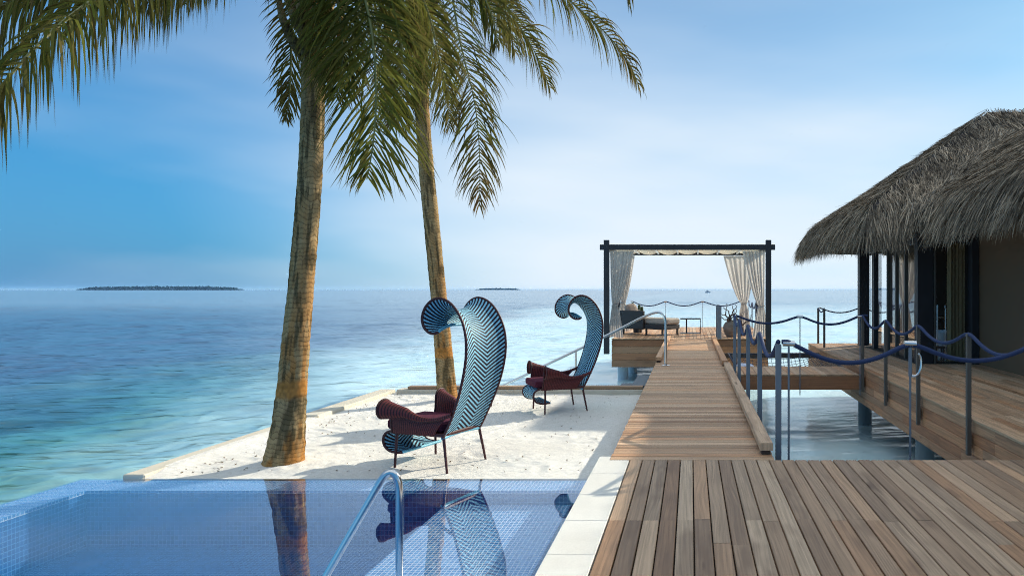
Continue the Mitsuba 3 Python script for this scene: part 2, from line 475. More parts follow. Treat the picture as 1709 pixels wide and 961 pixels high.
def build_sea():
    az = np.concatenate([np.radians(np.linspace(-52, 34, 540)), np.radians(np.linspace(36, 306, 60))])
    az = np.append(az, az[0] + 2 * PI)
    r = np.concatenate([[1.0], np.geomspace(4.0, 420.0, 760), np.geomspace(426.0, 8000.0, 55)])
    R, A = np.meshgrid(r, az, indexing='ij')
    X, Y = R * np.sin(A), R * np.cos(A)
    sp = np.maximum(R * np.where(R < 420, 0.0062, 0.05), R * np.where((A > az[538]) & (A < az[-1]), 0.08, 0.003))
    Z = SEA + wave_height(X, Y, sp)
    return grid_mesh(X, Y, Z)


sea_mesh = build_sea()
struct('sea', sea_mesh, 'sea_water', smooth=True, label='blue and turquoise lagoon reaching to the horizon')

# islands far off, with their woods
def island(x0, x1, y, hmax, label, seed):
    g = np.random.default_rng(seed)
    n = 90
    xs = np.linspace(x0, x1, n)
    Xl, Yl, Zl = [], [], []
    for t in np.linspace(-1, 1, 9):
        e = np.sqrt(np.clip(1 - t * t, 0, 1))
        Xl.append((x0 + x1) / 2 + (xs - (x0 + x1) / 2) * e)
        Yl.append(np.full(n, y + t * 90))
        s = (xs - x0) / (x1 - x0)
        Zl.append(SEA - 0.5 + (2.4 * np.sin(PI * s) ** 0.3) * e)
    k = struct('island' if 'dark' in label else 'islet', grid_mesh(np.array(Xl), np.array(Yl), np.array(Zl)), 'island_leaf', smooth=True, label=label.replace('wood', 'island'))
    ms = []
    ico = trimesh.creation.icosphere(subdivisions=1)
    N = 750 if x1 - x0 > 400 else 260
    for i in range(N):
        s = g.uniform(0.0, 1)
        yy = y + g.uniform(-50, 20)
        hh = hmax * (0.45 + 0.55 * np.sin(PI * s) ** 0.35) * g.uniform(0.62, 1.0)
        if s < 0.06 or s > 0.965:
            hh *= 0.55
        if g.random() < 0.05:
            hh *= 1.18
        b = ico.copy()
        v = b.vertices * (1 + 0.35 * (g.random((len(b.vertices), 1)) - 0.5))
        b.vertices = v * [g.uniform(3.0, 6.5), 5, hh * 0.5] + [x0 + s * (x1 - x0), yy, SEA + 0.6 + hh * 0.5]
        ms.append(b)
    single('island_wood' if 'dark' in label else 'islet_wood', label, 'trees', cat(ms), 'island_leaf', kind='stuff')


IY = 2600.0
island((145 - CX) / F * IY, (401 - CX) / F * IY, IY, 14.5, 'dark low wood covering the long island on the left horizon', 3)
island((798 - CX) / F * 3700, (866 - CX) / F * 3700, 3700.0, 9.0, 'faint hazy wood on the small islet behind the palms on the horizon', 4)

# tiny boat
bt = thing('boat', 'tiny white motor boat far out on the sea, seen through the pavilion', 'boat')
bp = np.array([(1181 - CX) / F * 600, 600.0, SEA])
hull = trimesh.convex.convex_hull(np.array([[-2.2, -0.7, 0.9], [2.6, 0, 1.2], [-2.2, 0.7, 0.9], [-2, -0.4, -0.2], [1.8, 0, -0.2], [-2, 0.4, -0.2]]))
hull.apply_translation(bp)
put(bt, 'hull', hull, 'boat_white')
cab = box(-1.0, 0.7, -0.5, 0.5, 0.9, 2.2, 0.1)
cab.apply_translation(bp)
put(bt, 'cabin', cab, 'boat_white')

# ------------------------------------------------------------------ setting: sand terrace, kerbs, pool
SAND = -0.20
YP = 6.48                                   # far edge of the pool
XP = -5.50                                  # left (infinity) edge of the pool


def build_sand():
    xs, ys = np.linspace(-4.98, -0.70, 340), np.linspace(YP - 0.004, 11.86, 420)
    X, Y = np.meshgrid(xs, ys)
    p = np.stack([X, Y, X * 0], -1)
    Z = SAND + 0.055 * (meshkit.fbm(p * 0.9, 3, 2) - 0.5) + 0.012 * (meshkit.fbm(p * 4.5, 3, 4) - 0.5) + 0.006 * (meshkit.fbm(p * 17, 2, 8) - 0.5)
    g = np.random.default_rng(12)
    for i in range(150):                     # footprints and scuffs
        cx, cy, a = g.uniform(-4.7, -0.9), g.uniform(6.8, 11.6), g.uniform(0, PI)
        u = (X - cx) * np.cos(a) + (Y - cy) * np.sin(a)
        v = -(X - cx) * np.sin(a) + (Y - cy) * np.cos(a)
        q = (u / 0.13) ** 2 + (v / 0.055) ** 2
        Z += -0.006 * np.exp(-q) + 0.003 * np.exp(-(np.sqrt(q) - 1.6) ** 2 * 3)
    for (cx, cy) in ((-3.95, 6.95), (-3.6, 10.9)):
        r = np.hypot(X - cx, Y - cy)
        Z += 0.03 * np.exp(-(r / 0.35) ** 2)
    e = np.clip((Y - YP) / 0.25, 0, 1)
    Z = (SAND - 0.004) * (1 - e) + Z * e
    el = np.clip((-4.55 - X) / 0.35, 0, 1)
    Z += 0.035 * el ** 2 * e * (Y < 9.4)
    return grid_mesh(X, Y, Z)


struct('sand', build_sand(), 'sand_grain', smooth=True, label='raked white sand terrace with footprints between pool and walkway')
struct('terrace_base', cat([box(-5.10, -0.66, YP + 0.01, 11.95, SEA - 1, SAND - 0.09)]), 'kerb_stone')

kb = struct('kerb', box(-5.13, -4.93, YP + 0.004, 9.42, SEA - 1, -0.168, 0.012), 'kerb_stone', label='low pale kerb along the seaward edge of the sand')
kb2 = key_for('kerb')
scene[kb2] = mikit.ply(box(-5.13, -4.885, 9.425, 11.9, SEA - 1, -0.145, 0.012), 'kerb_stone')
labels[kb2] = {'kind': 'structure', 'label': 'wider end block of the pale kerb beyond the near palm'}
kb3 = key_for('kerb')
scene[kb3] = mikit.ply(box(-4.795, -0.78, 11.70, 11.95, SEA - 1, -0.13, 0.012), 'kerb_stone')
labels[kb3] = {'kind': 'structure', 'label': 'low kerb across the far end of the sand'}
for i in range(3):
    x0 = -4.62 + i * 1.28
    lay(kb3, 'plank', 0.16, 1.27, 0.045, ((x0 + x0 + 1.28) / 2, 11.80, -0.08), RZ, 'wood_deck')

# dry leaf crumbs on the sand
ms = []
g = np.random.default_rng(31)
for i in range(240):
    x, y = g.uniform(-4.8, -0.95), YP + 0.15 + 5.0 * g.random() ** 1.4
    if g.random() < 0.4:
        x = -4.75 + abs(g.normal()) * 0.25
    l, w, a = g.uniform(0.004, 0.012), g.uniform(0.002, 0.006), g.uniform(0, PI)
    b = box(-l, l, -w, w, 0, 0.006)
    b.apply_transform(trimesh.transformations.euler_matrix(g.normal() * 0.3, g.normal() * 0.3, a))
    b.apply_translation([x, y, SAND + 0.012])
    ms.append(b)
plain('crumb', (0.20, 0.14, 0.09), 0.9)
single('leaf_litter', 'small dark crumbs of dry leaf scattered over the white sand', 'leaf litter', cat(ms), 'crumb', kind='stuff')

# pool shell
WAT = -0.205
pool = key_for('pool')
labels[pool] = {'kind': 'structure', 'label': 'infinity pool lined with small blue mosaic tiles'}
YN = -2.2
put(pool, 'basin_floor', box(XP + 0.30, -0.50, YN, YP - 0.3, -1.30, -0.70), 'mosaic_tile')
put(pool, 'left_wall', box(XP + 0.002, XP + 0.328, YN, YP - 0.002, SEA - 1, WAT - 0.042), 'mosaic_tile')
put(pool, 'left_ledge', box(XP, XP + 0.33, YN, YP, WAT - 0.040, WAT - 0.012), 'mosaic_pale')
put(pool, 'far_wall', box(XP + 0.332, -0.803, YP - 0.328, YP - 0.002, -1.25, WAT - 0.042), 'mosaic_tile')
put(pool, 'far_ledge', box(XP + 0.332, -0.803, YP - 0.33, YP, WAT - 0.040, WAT - 0.014), 'mosaic_pale')
put(pool, 'side_wall', box(-0.80, -0.50, YN, 6.36, -1.30, -0.058), 'mosaic_tile')
put(pool, 'near_wall', box(XP, -0.50, YN - 0.3, YN - 0.002, SEA - 1, -0.06), 'mosaic_tile')
put(pool, 'bench', box(-2.10, -1.03, 3.6, YP - 0.332, -1.25, -0.34), 'mosaic_pale')
put(pool, 'step', box(-1.028, -0.802, 3.2, YP - 0.332, -1.25, -0.62), 'mosaic_tile')
put(pool, 'lower_step', box(-2.55, -2.102, 3.3, 4.6, -1.25, -0.72), 'mosaic_tile')
xs, ys = np.linspace(XP + 0.004, -0.802, 300), np.linspace(YN, YP - 0.002, 400)
X, Y = np.meshgrid(xs, ys)
Zw = WAT + 0.0013 * (meshkit.fbm(np.stack([X * 2.5, Y * 2.0, X * 0], -1), 3, 41) - 0.5) + 0.00022 * (meshkit.noise(np.stack([X * 13, Y * 9, X * 0], -1), 44) - 0.5)
struct('pool_water', grid_mesh(X, Y, Zw), 'pool_surface', smooth=True, label='still clear pool water mirroring palms and chairs')

# coping slabs between pool and deck
cop = key_for('pool_coping')
labels[cop] = {'kind': 'structure', 'label': 'pale stone coping between pool and timber deck'}
put(cop, 'bedding', box(-0.79, -0.56, -2.5, 6.48, -0.22, -0.056), 'kerb_stone')
ye = 6.49
while ye > -2.3:
    put(cop, 'slab', box(-0.825, -0.545, ye - 0.597, ye, -0.055, -0.004 + random.uniform(-0.001, 0.001), 0.004), 'coping_stone')
    ye -= 0.60

# ------------------------------------------------------------------ setting: decks
PIT = 0.1115
YD = 6.335                                   # far edge of the pool deck
deck = key_for('pool_deck')
labels[deck] = {'kind': 'structure', 'label': 'weathered timber deck of long boards beside the pool'}
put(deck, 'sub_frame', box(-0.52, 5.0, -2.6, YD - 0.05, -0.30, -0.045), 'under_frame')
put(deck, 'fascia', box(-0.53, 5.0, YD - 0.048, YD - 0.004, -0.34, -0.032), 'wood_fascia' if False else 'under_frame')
x = -0.538
while x < 4.9:
    j1 = 4.68 + random.choice([-0.02, 0.0, 0.0, 0.03, 0.0])
    if random.random() < 0.15:
        j1 -= 0.45
    j2 = j1 - 2.35
    for (a, b) in (((YD, j1 + 0.001), (j1 - 0.001, j2 + 0.001), (j2 - 0.001, -2.6)) if random.random() < 0.62 else ((YD, j2 + 0.001), (j2 - 0.001, -2.6))):
        lay(deck, 'board', PIT - 0.009 + random.uniform(-0.001, 0.001), a - b, 0.028, (x + PIT / 2, (a + b) / 2, random.uniform(-0.0015, 0.0015)), None, 'wood_deck')
    x += PIT

YW0, YW1 = 6.345, 21.95
walk = key_for('walkway')
labels[walk] = {'kind': 'structure', 'label': 'straight timber walkway leading from the pool deck to the pavilion'}
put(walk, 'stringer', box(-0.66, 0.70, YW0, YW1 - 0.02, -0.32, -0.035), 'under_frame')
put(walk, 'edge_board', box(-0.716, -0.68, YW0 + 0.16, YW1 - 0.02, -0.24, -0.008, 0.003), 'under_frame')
y = YW0
PW = 0.1190
while y < YW1 - 0.05:
    lay(walk, 'board', PW - 0.012, 1.455, 0.028, (0.012 + random.uniform(-0.004, 0.004), y + PW / 2, random.uniform(-0.0015, 0.0015)), RZ, 'wood_walk')
    y += PW


def kerb_beam(x, y0, y1, label):
    k = thing('kerb_rail', label, 'kerb rail', 'timber kerb rails along the walkway')
    m, uv = board(0.115, y1 - y0, 0.070, 0.004)
    m.apply_translation([x, (y0 + y1) / 2, 0.115])
    put(k, 'beam', m, 'wood_walk', uv=uv)
    yy = y0 + 0.04
    while yy < y1:
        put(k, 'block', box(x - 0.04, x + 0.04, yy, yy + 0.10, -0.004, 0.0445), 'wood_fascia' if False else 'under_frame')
        yy += 1.1
    return k


kerb_beam(0.685, 6.50, 13.75, 'long timber kerb rail raised on blocks, right side of the walkway, nearest the pool deck')
kerb_beam(0.665, 14.0, 21.6, 'timber kerb rail on the right of the walkway, far length ending at the pavilion')
kerb_beam(-0.665, 14.75, 21.6, 'timber kerb rail on the left of the walkway, just past the handrail')

# stairs down to the sea, left of the walkway
st = thing('sea_steps', 'dark grey steps descending to the sea beside the walkway, behind the sand', 'steps')
plain('step_grey', (0.13, 0.15, 0.165), 0.7)
for i in range(5):
    put(st, 'tread', box(-1.03 - 0.31 * i, -0.725 - 0.31 * i, 12.45, 13.95, -0.36 - 0.155 * i, -0.16 - 0.155 * i, 0.006), 'step_grey')
put(st, 'plinth', box(-2.30, -0.80, 12.6, 13.8, SEA - 0.6, -0.9), 'step_grey')

hr = thing('handrail', 'polished steel handrail rising from the walkway and sloping down left to the sea', 'handrail')
pts = smooth_path([at(1110, 609, 14.17), at(1110.5, 575, 14.17), at(1110, 545, 14.17)], 12)
path = [at(1111, 609, 14.17), at(1111, 580, 14.17), at(1111, 550, 14.17), at(1110.5, 536, 14.17), at(1107, 525.5, 14.17), at(1100, 521, 14.17), at(1091, 522, 14.17), at(1078, 527, 14.17), at(1040, 546, 14.17), at(940, 595, 14.17), at(833, 647, 14.17), at(790, 668, 14.17)]
put(hr, 'rail', tube(smooth_path(path, 120), 0.026, 12), 'steel', smooth=True)
b = at(1111, 609, 14.17)
put(hr, 'flange', trimesh.creation.cylinder(radius=0.085, height=0.012, sections=28, transform=trimesh.transformations.translation_matrix([b[0], b[1], 0.006])), 'steel', smooth=40)
for px, py in ((961, 585), (846, 640.5)):
    q = at(px, py, 14.17)
    put(hr, 'stay', cyl(q, [q[0], q[1], q[2] - 0.75], 0.018), 'steel', smooth=40)

# pool handrail
pr = thing('pool_rail', 'curved polished steel grab rail standing in the pool at the front', 'handrail')
base = np.array([-1.80, 4.44, -0.338])
path = [base, base + [0, 0, 0.30], base + [0.0, 0, 0.53], base + [-0.004, 0, 0.635], base + [-0.022, -0.004, 0.690], base + [-0.052, -0.010, 0.712], base + [-0.083, -0.020, 0.692],
        base + [-0.112, -0.033, 0.645], base + [-0.150, -0.050, 0.570], base + [-0.26, -0.100, 0.355], base + [-0.38, -0.155, 0.12], base + [-0.55, -0.235, -0.215]]
put(pr, 'rail', tube(smooth_path(path, 110), 0.0225, 20), 'steel', smooth=True)
put(pr, 'flange', trimesh.creation.cylinder(radius=0.055, height=0.012, sections=32, transform=trimesh.transformations.translation_matrix(base + [0, 0, 0.008])), 'steel', smooth=40)

# ------------------------------------------------------------------ pavilion platform
PY0, PY1 = 21.97, 28.8
plat = key_for('pavilion_deck')
labels[plat] = {'kind': 'structure', 'label': 'raised timber platform under the curtained pavilion'}
put(plat, 'sub_frame', box(-2.38, 2.32, PY0 + 0.05, PY1 - 0.05, -0.82, -0.035), 'under_frame')
x = -2.43
while x < 2.34:
    for (a, b) in ((PY0, PY0 + 3.4), (PY0 + 3.404, PY1)):
        lay(plat, 'board', 0.110, b - a, 0.028, (x + 0.06, (a + b) / 2, random.uniform(-0.0015, 0.0015)), None, 'wood_walk')
    x += 0.119
for i in range(4):
    z = -0.035 - 0.21 * i - 0.105
    for (a, b) in ((-2.42, -0.75), (0.76, 2.36)):
        lay(plat, 'fascia_board', 0.203, b - a, 0.025, ((a + b) / 2, PY0 + 0.022, z), RFRONT, 'wood_fascia')
    lay(plat, 'side_board', 0.203, PY1 - PY0 - 0.06, 0.025, (-2.405, (PY0 + PY1) / 2 + 0.03, z), RLEFT, 'wood_fascia')
for (x, y, l) in ((-2.13, 22.6, 'pale round concrete pile under the front left of the pavilion platform'), (-2.0, 24.6, 'pale round concrete pile just behind the front left pile of the platform'), (1.9, 22.6, None), (0.98, 10.9, None)):
    if l:
        single('pile', l, 'pile', cyl([x, y, SEA - 1], [x, y, -0.825], 0.165, 28), 'concrete_pale', smooth=40, group='piles carrying the decks')
single('pile', 'pale round pile under the walkway beside the rope fence', 'pile', cyl([0.62, 12.4, SEA - 1], [0.62, 12.4, -0.325], 0.14, 28), 'concrete_pale', smooth=40, group='piles carrying the decks')
pxl = [(3.68, 15.2, 'grey round pile under the villa deck, second from the pool deck'), (3.58, 11.0, 'thick grey round pile under the villa deck, nearest to the pool deck')]
for x, y, l in pxl:
    single('pile', l, 'pile', cyl([x, y, SEA - 1], [x, y, -0.70], 0.14, 28), 'pile_grey', smooth=40, group='piles carrying the decks')

# pavilion frame
pav = thing('pavilion', 'black timber pavilion frame with fabric canopy at the end of the walkway', 'pavilion')
FX0, FX1, BY0, BY1 = -2.565, 2.36, 21.90, 25.3
for (x, y, nm) in ((FX0, BY0, 0), (FX1, BY0, 0), (FX0, BY1, 0), (FX1, BY1, 0)):
    put(pav, 'post', box(x - 0.08, x + 0.08, y - 0.08, y + 0.08, -0.46, 3.0, 0.006), 'dark_timber')
put(pav, 'beam', box(FX0 - 0.20, FX1 + 0.20, BY0 - 0.062, BY0 + 0.062, 2.70, 2.865, 0.006), 'dark_timber')
put(pav, 'beam', box(FX0 - 0.20, FX1 + 0.20, BY1 - 0.062, BY1 + 0.062, 2.70, 2.865, 0.006), 'dark_timber')
for x in (FX0, FX1):
    put(pav, 'side_beam', box(x - 0.055, x + 0.055, BY0 + 0.083, BY1 - 0.083, 2.703, 2.858, 0.006), 'dark_timber')
nb = 6
xb = np.linspace(FX0 + 0.75, FX1 - 0.75, nb)
for x in xb:
    put(pav, 'rafter', box(x - 0.022, x + 0.022, BY0 + 0.063, BY1 - 0.063, 2.735, 2.79, 0.003), 'white_paint')
edges = np.concatenate([[FX0 + 0.06], xb, [FX1 - 0.06]])
for a, b in zip(edges[:-1], edges[1:]):
    ux, uy = np.meshgrid(np.linspace(0, 1, 15), np.linspace(0, 1, 24))
    sg = 0.075 + 0.02 * rng.random()
    Zc = 2.80 - sg * (1 - (2 * ux - 1) ** 2) * (0.85 + 0.15 * np.sin(uy * 9 + a))
    put(pav, 'canopy_sling', grid_mesh(a + 0.025 + ux * (b - a - 0.05), BY0 + 0.07 + uy * (BY1 - BY0 - 0.14), Zc), 'canopy_linen', smooth=True)


def curtain(xa, xb_, xt, y, ztie, label, seed, wt=0.16, slip=0.0):
    """cloth hung from xa..xb_ at the beam, gathered at xt by a tie at ztie, falling to the deck"""
    k = thing('curtain', label, 'curtain', 'tied linen curtains of the pavilion')
    g = np.random.default_rng(seed)
    nz, nu = 70, 130
    zs = np.linspace(2.68, 0.03, nz)
    u = np.linspace(0, 1, nu)
    c0, h0 = (xa + xb_) / 2, (xb_ - xa) / 2
    X, Y, Z = [], [], []
    ph = g.uniform(0, 6, 4)
    for z in zs:
        if z > ztie:
            t = (z - ztie) / (2.68 - ztie)
            k1 = t ** 0.62
            c, h = xt + (c0 - xt) * t ** 0.75, wt * 0.32 + (h0 - wt * 0.32) * k1
            am = 0.05 + 0.035 * (1 - abs(2 * t - 1))
        else:
            t = (ztie - z) / ztie
            c, h = xt + slip * t, wt * 0.32 + (wt * 1.05 - wt * 0.32) * t ** 0.6
            am = 0.05 + 0.03 * t
        f = np.sin(u * 2 * PI * 6 + ph[0]) + 0.25 * np.sin(u * 2 * PI * 11 + ph[1]) + 0.5 * np.sin(u * 2 * PI * 2.6 + ph[2] + 0.6 * z)
        X.append(c + (2 * u - 1) * h)
        Y.append(y + am * f * 0.6)
        Z.append(np.full(nu, z) + (0.02 * np.sin(u * 7 + ph[1]) if z < 0.1 else 0))
    put(k, 'cloth', grid_mesh(np.array(X), np.array(Y), np.array(Z)), 'curtain_linen', smooth=True)
    ring = [[xt + wt * 0.42 * math.cos(a), y + 0.075 * math.sin(a), ztie + 0.02 * math.sin(a + 1)] for a in np.linspace(0, 2 * PI, 25)]
    put(k, 'tie', tube(ring, 0.018, 8, False), 'curtain_linen', smooth=True)


curtain(FX0 + 0.09, FX0 + 0.83, FX0 + 0.24, BY0 + 0.12, 1.02, 'pale linen curtain tied to the front left pavilion post', 1, 0.22, 0.04)
curtain(FX1 - 0.78, FX1 - 0.09, FX1 - 0.20, BY0 + 0.12, 0.98, 'pale linen curtain tied to the front right pavilion post', 2, 0.22, -0.05)
curtain(FX0 + 0.10, FX0 + 0.60, FX0 + 0.19, BY1 - 0.13, 1.05, 'shaded linen curtain tied to the rear left pavilion post behind the daybed', 3, 0.22)
curtain(FX1 - 1.22, FX1 - 0.10, FX1 - 0.50, BY1 - 0.13, 1.00, 'sunlit linen curtain gathered at the rear right of the pavilion behind the urn', 4, 0.24)

# daybed
def local_box(M, *a, ch=0.01):
    m = box(*a, ch)
    m.apply_transform(M)
    return m


db = thing('daybed', 'dark woven daybed with beige mattress on the left of the pavilion', 'daybed')
M = trimesh.transformations.translation_matrix([-2.30, 24.2, 0]) @ trimesh.transformations.rotation_matrix(math.radians(-38), [0, 0, 1])
put(db, 'base', local_box(M, 0, 1.80, 0, 0.85, 0.20, 0.36, ch=0.02), 'wicker_dark')
put(db, 'backrest', local_box(M, 0.0, 0.98, -0.06, 0.04, 0.19, 0.80, ch=0.02), 'wicker_dark')
put(db, 'headrest', local_box(M, -0.08, 0.02, -0.06, 0.88, 0.19, 0.80, ch=0.02), 'wicker_dark')
put(db, 'mattress', local_box(M, 0.03, 1.83, 0.05, 0.84, 0.365, 0.56, ch=0.05), 'mattress_beige')
for (a, b) in ((0.02, 0.02), (1.05, 0.02), (1.74, 0.02), (0.02, 0.78), (1.74, 0.78)):
    put(db, 'leg', local_box(M, a - 0.025, a + 0.03, b - 0.03, b + 0.03, 0.003, 0.20, ch=0.004), 'wicker_dark')


def pillow(name, label, catg, M, sx, sy, sz, bsdf, group=None):
    s = trimesh.creation.icosphere(subdivisions=3)
    v = s.vertices
    v = np.sign(v) * np.abs(v) ** np.array([0.55, 0.55, 1.0])
    s.vertices = v * [sx, sy, sz] + 0.01 * (meshkit.noise(v * 3, 5)[:, None] - 0.5)
    s.apply_transform(M)
    return single(name, label, catg, s, bsdf, smooth=True, group=group)


Mp = M @ trimesh.transformations.translation_matrix([0.22, 0.22, 0.78]) @ trimesh.transformations.euler_matrix(0.4, 1.15, 0.2)
pillow('pillow', 'taupe cushion leaning at the head end of the daybed', 'cushion', Mp, 0.25, 0.24, 0.10, 'pillow_taupe')

# cactus
cp = thing('cactus', 'small potted columnar cactus behind the daybed', 'cactus')
co = np.array([-1.85, 25.05, 0.0])
pot = trimesh.creation.revolve([[0, 0.004], [0.15, 0.004], [0.20, 0.50], [0.18, 0.50], [0.16, 0.44], [0, 0.44]], sections=28)
pot.apply_translation(co)
put(cp, 'pot', pot, 'wicker_dark', smooth=30)
for (dx, dy, h, r) in ((-0.15, 0, 0.62, 0.05), (-0.03, 0.06, 0.42, 0.05), (0.05, -0.06, 0.55, 0.055), (0.13, 0.03, 0.48, 0.05), (-0.08, -0.08, 0.5, 0.045)):
    n = 24
    zz = np.linspace(0, 1, 14)
    rr = r * np.sqrt(np.clip(1 - np.clip((zz - 0.8) / 0.2, 0, 1) ** 2, 0.02, 1))
    c = tube(np.stack([co[0] + dx * (1 + 0.15 * zz), co[1] + dy + zz * 0, 0.44 + zz * h], 1), rr, n)
    a = np.arange(len(c.vertices)) % n
    ctr = np.stack([co[0] + dx * (1 + 0.15 * np.clip((c.vertices[:, 2] - .44) / h, 0, 1)), np.full(len(c.vertices), co[1] + dy)], 1)
    c.vertices[:, :2] = ctr + (c.vertices[:, :2] - ctr) * (1 - 0.18 * (a % 3 == 0))[:, None]
    put(cp, 'stem', c, 'cactus_green', smooth=25)

# side table
tb = thing('side_table', 'small black metal side table in the middle of the pavilion deck', 'table')
tx, ty = 0.0, 24.6
put(tb, 'top', box(tx - 0.36, tx + 0.34, ty - 0.24, ty + 0.24, 0.485, 0.515, 0.005), 'black_metal')
put(tb, 'leg', box(tx - 0.17, tx - 0.13, ty - 0.02, ty + 0.02, 0.02, 0.485), 'black_metal')
for yy in (-0.22, 0.20):
    put(tb, 'frame_leg', box(tx + 0.315, tx + 0.335, ty + yy, ty + yy + 0.02, 0.02, 0.485), 'black_metal')
put(tb, 'foot', box(tx - 0.36, tx + 0.34, ty - 0.24, ty + 0.24, 0.004, 0.02, 0.003), 'black_metal')

# urn with driftwood
ur = thing('urn', 'round weathered clay urn on the right of the pavilion deck, holding driftwood', 'urn')
uo = np.array([1.27, 22.75, 0])
prof = [[0, 0.004], [0.12, 0.004], [0.17, 0.06], [0.235, 0.18], [0.255, 0.29], [0.235, 0.39], [0.18, 0.46], [0.125, 0.49], [0.115, 0.51], [0.14, 0.53], [0.12, 0.53], [0.09, 0.49], [0, 0.40]]
pt = trimesh.creation.revolve(prof, sections=40)
pt.apply_translation(uo)
put(ur, 'body', pt, 'urn_clay', smooth=40)


def gnarl(o, n, seed, name, label, h):
    k = thing(name, label, 'driftwood', 'driftwood branches in the urn and beside it')
    g = np.random.default_rng(seed)
    for i in range(n):
        p, d, pts = np.array(o, float), np.array([g.normal() * 0.6, g.normal() * 0.4, 0.8]), []
        for s in range(9):
            pts.append(p.copy())
            d = d + g.normal(size=3) * 0.75
            d /= np.linalg.norm(d)
            d[2] = max(d[2], -0.15) + 0.18
            p = p + d * h / 7
        put(k, 'branch', tube(smooth_path(pts, 34), np.linspace(0.028, 0.009, 34), 7), 'driftwood', smooth=True)


gnarl(uo + [0, 0, 0.43], 9, 5, 'driftwood', 'gnarled dark driftwood branches rising from the clay urn', 0.55)
gnarl([1.62, 23.3, 0.30], 7, 8, 'driftwood', 'gnarled dark driftwood root just right of the clay urn', 0.5)
put('driftwood_001', 'trunk', tube(smooth_path([[1.62, 23.3, 0.003], [1.65, 23.3, 0.15], [1.62, 23.3, 0.33]], 8), np.linspace(0.09, 0.05, 8), 9), 'driftwood', smooth=True)

# ------------------------------------------------------------------ villa deck, catwalk, net
VX = 3.26
vd = key_for('villa_deck')
labels[vd] = {'kind': 'structure', 'label': 'timber deck around the thatched villa'}
put(vd, 'sub_frame', box(VX + 0.05, 12.0, YD + 0.06, 20.0, -0.66, -0.035), 'under_frame')
x = VX
while x < 7.4:
    ys_ = [YD + 0.03, YD + 0.03 + random.uniform(1.5, 3.8)]
    while ys_[-1] < 20.1:
        ys_.append(min(20.1, ys_[-1] + 3.6))
    for a, b in zip(ys_[:-1], ys_[1:]):
        if b - a > 0.05:
            lay(vd, 'board', 0.110, b - a - 0.004, 0.028, (x + 0.06, (a + b) / 2, random.uniform(-0.0015, 0.0015)), None, 'wood_walk')
    x += 0.119
for i in range(5):
    z = -0.032 - 0.132 * i - 0.066
    ys_ = [YD + 0.04, YD + 0.04 + random.uniform(0.5, 2.4)]
    while ys_[-1] < 20.1:
        ys_.append(min(20.1, ys_[-1] + 2.4))
    for a, b in zip(ys_[:-1], ys_[1:]):
        if b - a > 0.05:
            lay(vd, 'side_board', 0.127, b - a - 0.004, 0.025, (VX + 0.022, (a + b) / 2, z), RLEFT, 'wood_fascia')

cw = key_for('catwalk')
labels[cw] = {'kind': 'structure', 'label': 'low timber catwalk joining walkway and villa deck'}
CY0, CY1, CZ = 13.55, 15.0, -0.10
put(cw, 'sub_frame', box(0.76, VX - 0.005, CY0 + 0.03, CY1 - 0.02, CZ - 0.25, CZ - 0.035), 'under_frame')
lay(cw, 'fascia_board', 0.255, VX - 0.77, 0.025, ((0.765 + VX) / 2, CY0 + 0.002, CZ - 0.158), RFRONT, 'wood_fascia')
x = 0.77
while x < VX - 0.11:
    lay(cw, 'board', 0.112, CY1 - CY0, 0.028, (x + 0.06, (CY0 + CY1) / 2, CZ), None, 'wood_walk')
    x += 0.1205

nt = thing('hammock_net', 'dark rope hammock net slung over the water behind the catwalk', 'net')
NY0, NY1, NX0, NX1 = CY1 + 0.02, 18.2, 0.95, VX - 0.06


def net_z(x, y):
    u, v = (x - NX0) / (NX1 - NX0), (y - NY0) / (NY1 - NY0)
    return CZ - 0.03 - 0.60 * (np.clip(4 * u * (1 - u), 0, 1) ** 0.8) * (np.clip(4 * v * (1 - v), 0, 1) ** 0.8)


ms = []
for u in np.linspace(0, 1, 24):
    s = np.linspace(0, 1, 22)
    xx, yy = NX0 + u * (NX1 - NX0) + 0 * s, NY0 + s * (NY1 - NY0)
    ms.append(tube(np.stack([xx, yy, net_z(xx, yy)], 1), 0.006, 5))
for u in np.linspace(0, 1, 30):
    s = np.linspace(0, 1, 22)
    xx, yy = NX0 + s * (NX1 - NX0), NY0 + u * (NY1 - NY0) + 0 * s
    ms.append(tube(np.stack([xx, yy, net_z(xx, yy)], 1), 0.006, 5))
k = put(nt, 'mesh', cat(ms), 'net_cord', kind='stuff')
ring = [[NX0, NY0, CZ - 0.03], [NX1, NY0, CZ - 0.03], [NX1, NY1, CZ - 0.03], [NX0, NY1, CZ - 0.03]]
put(nt, 'edge_rope', tube(ring + ring[:1], 0.022, 8), 'net_cord')
put(nt, 'cross_bar', box(0.72, VX, NY1 + 0.03, NY1 + 0.13, CZ - 0.14, CZ - 0.01, 0.01), 'under_frame')
for (cx, cy, s, l) in ((2.12, 15.45, 1.0, 'larger pale blue cushion lying in the hammock net'), (1.18, 15.35, 0.6, 'small pale cushion in the net beside the walkway posts')):
    Mp = trimesh.transformations.translation_matrix([cx, cy, net_z(cx, cy) + 0.12 * s + 0.01]) @ trimesh.transformations.euler_matrix(0.15, 0.1, 0.3)
    pillow('cushion', l, 'cushion', Mp, 0.34 * s, 0.30 * s, 0.13 * s, 'pillow_pale')

# ------------------------------------------------------------------ rope fences
def sagrope(a, b, sag, n=20):
    t = np.linspace(0, 1, n)[:, None]
    p = np.asarray(a) * (1 - t) + np.asarray(b) * t
    p[:, 2] -= sag * (1 - (2 * t[:, 0] - 1) ** 2) ** 1.15
    return p


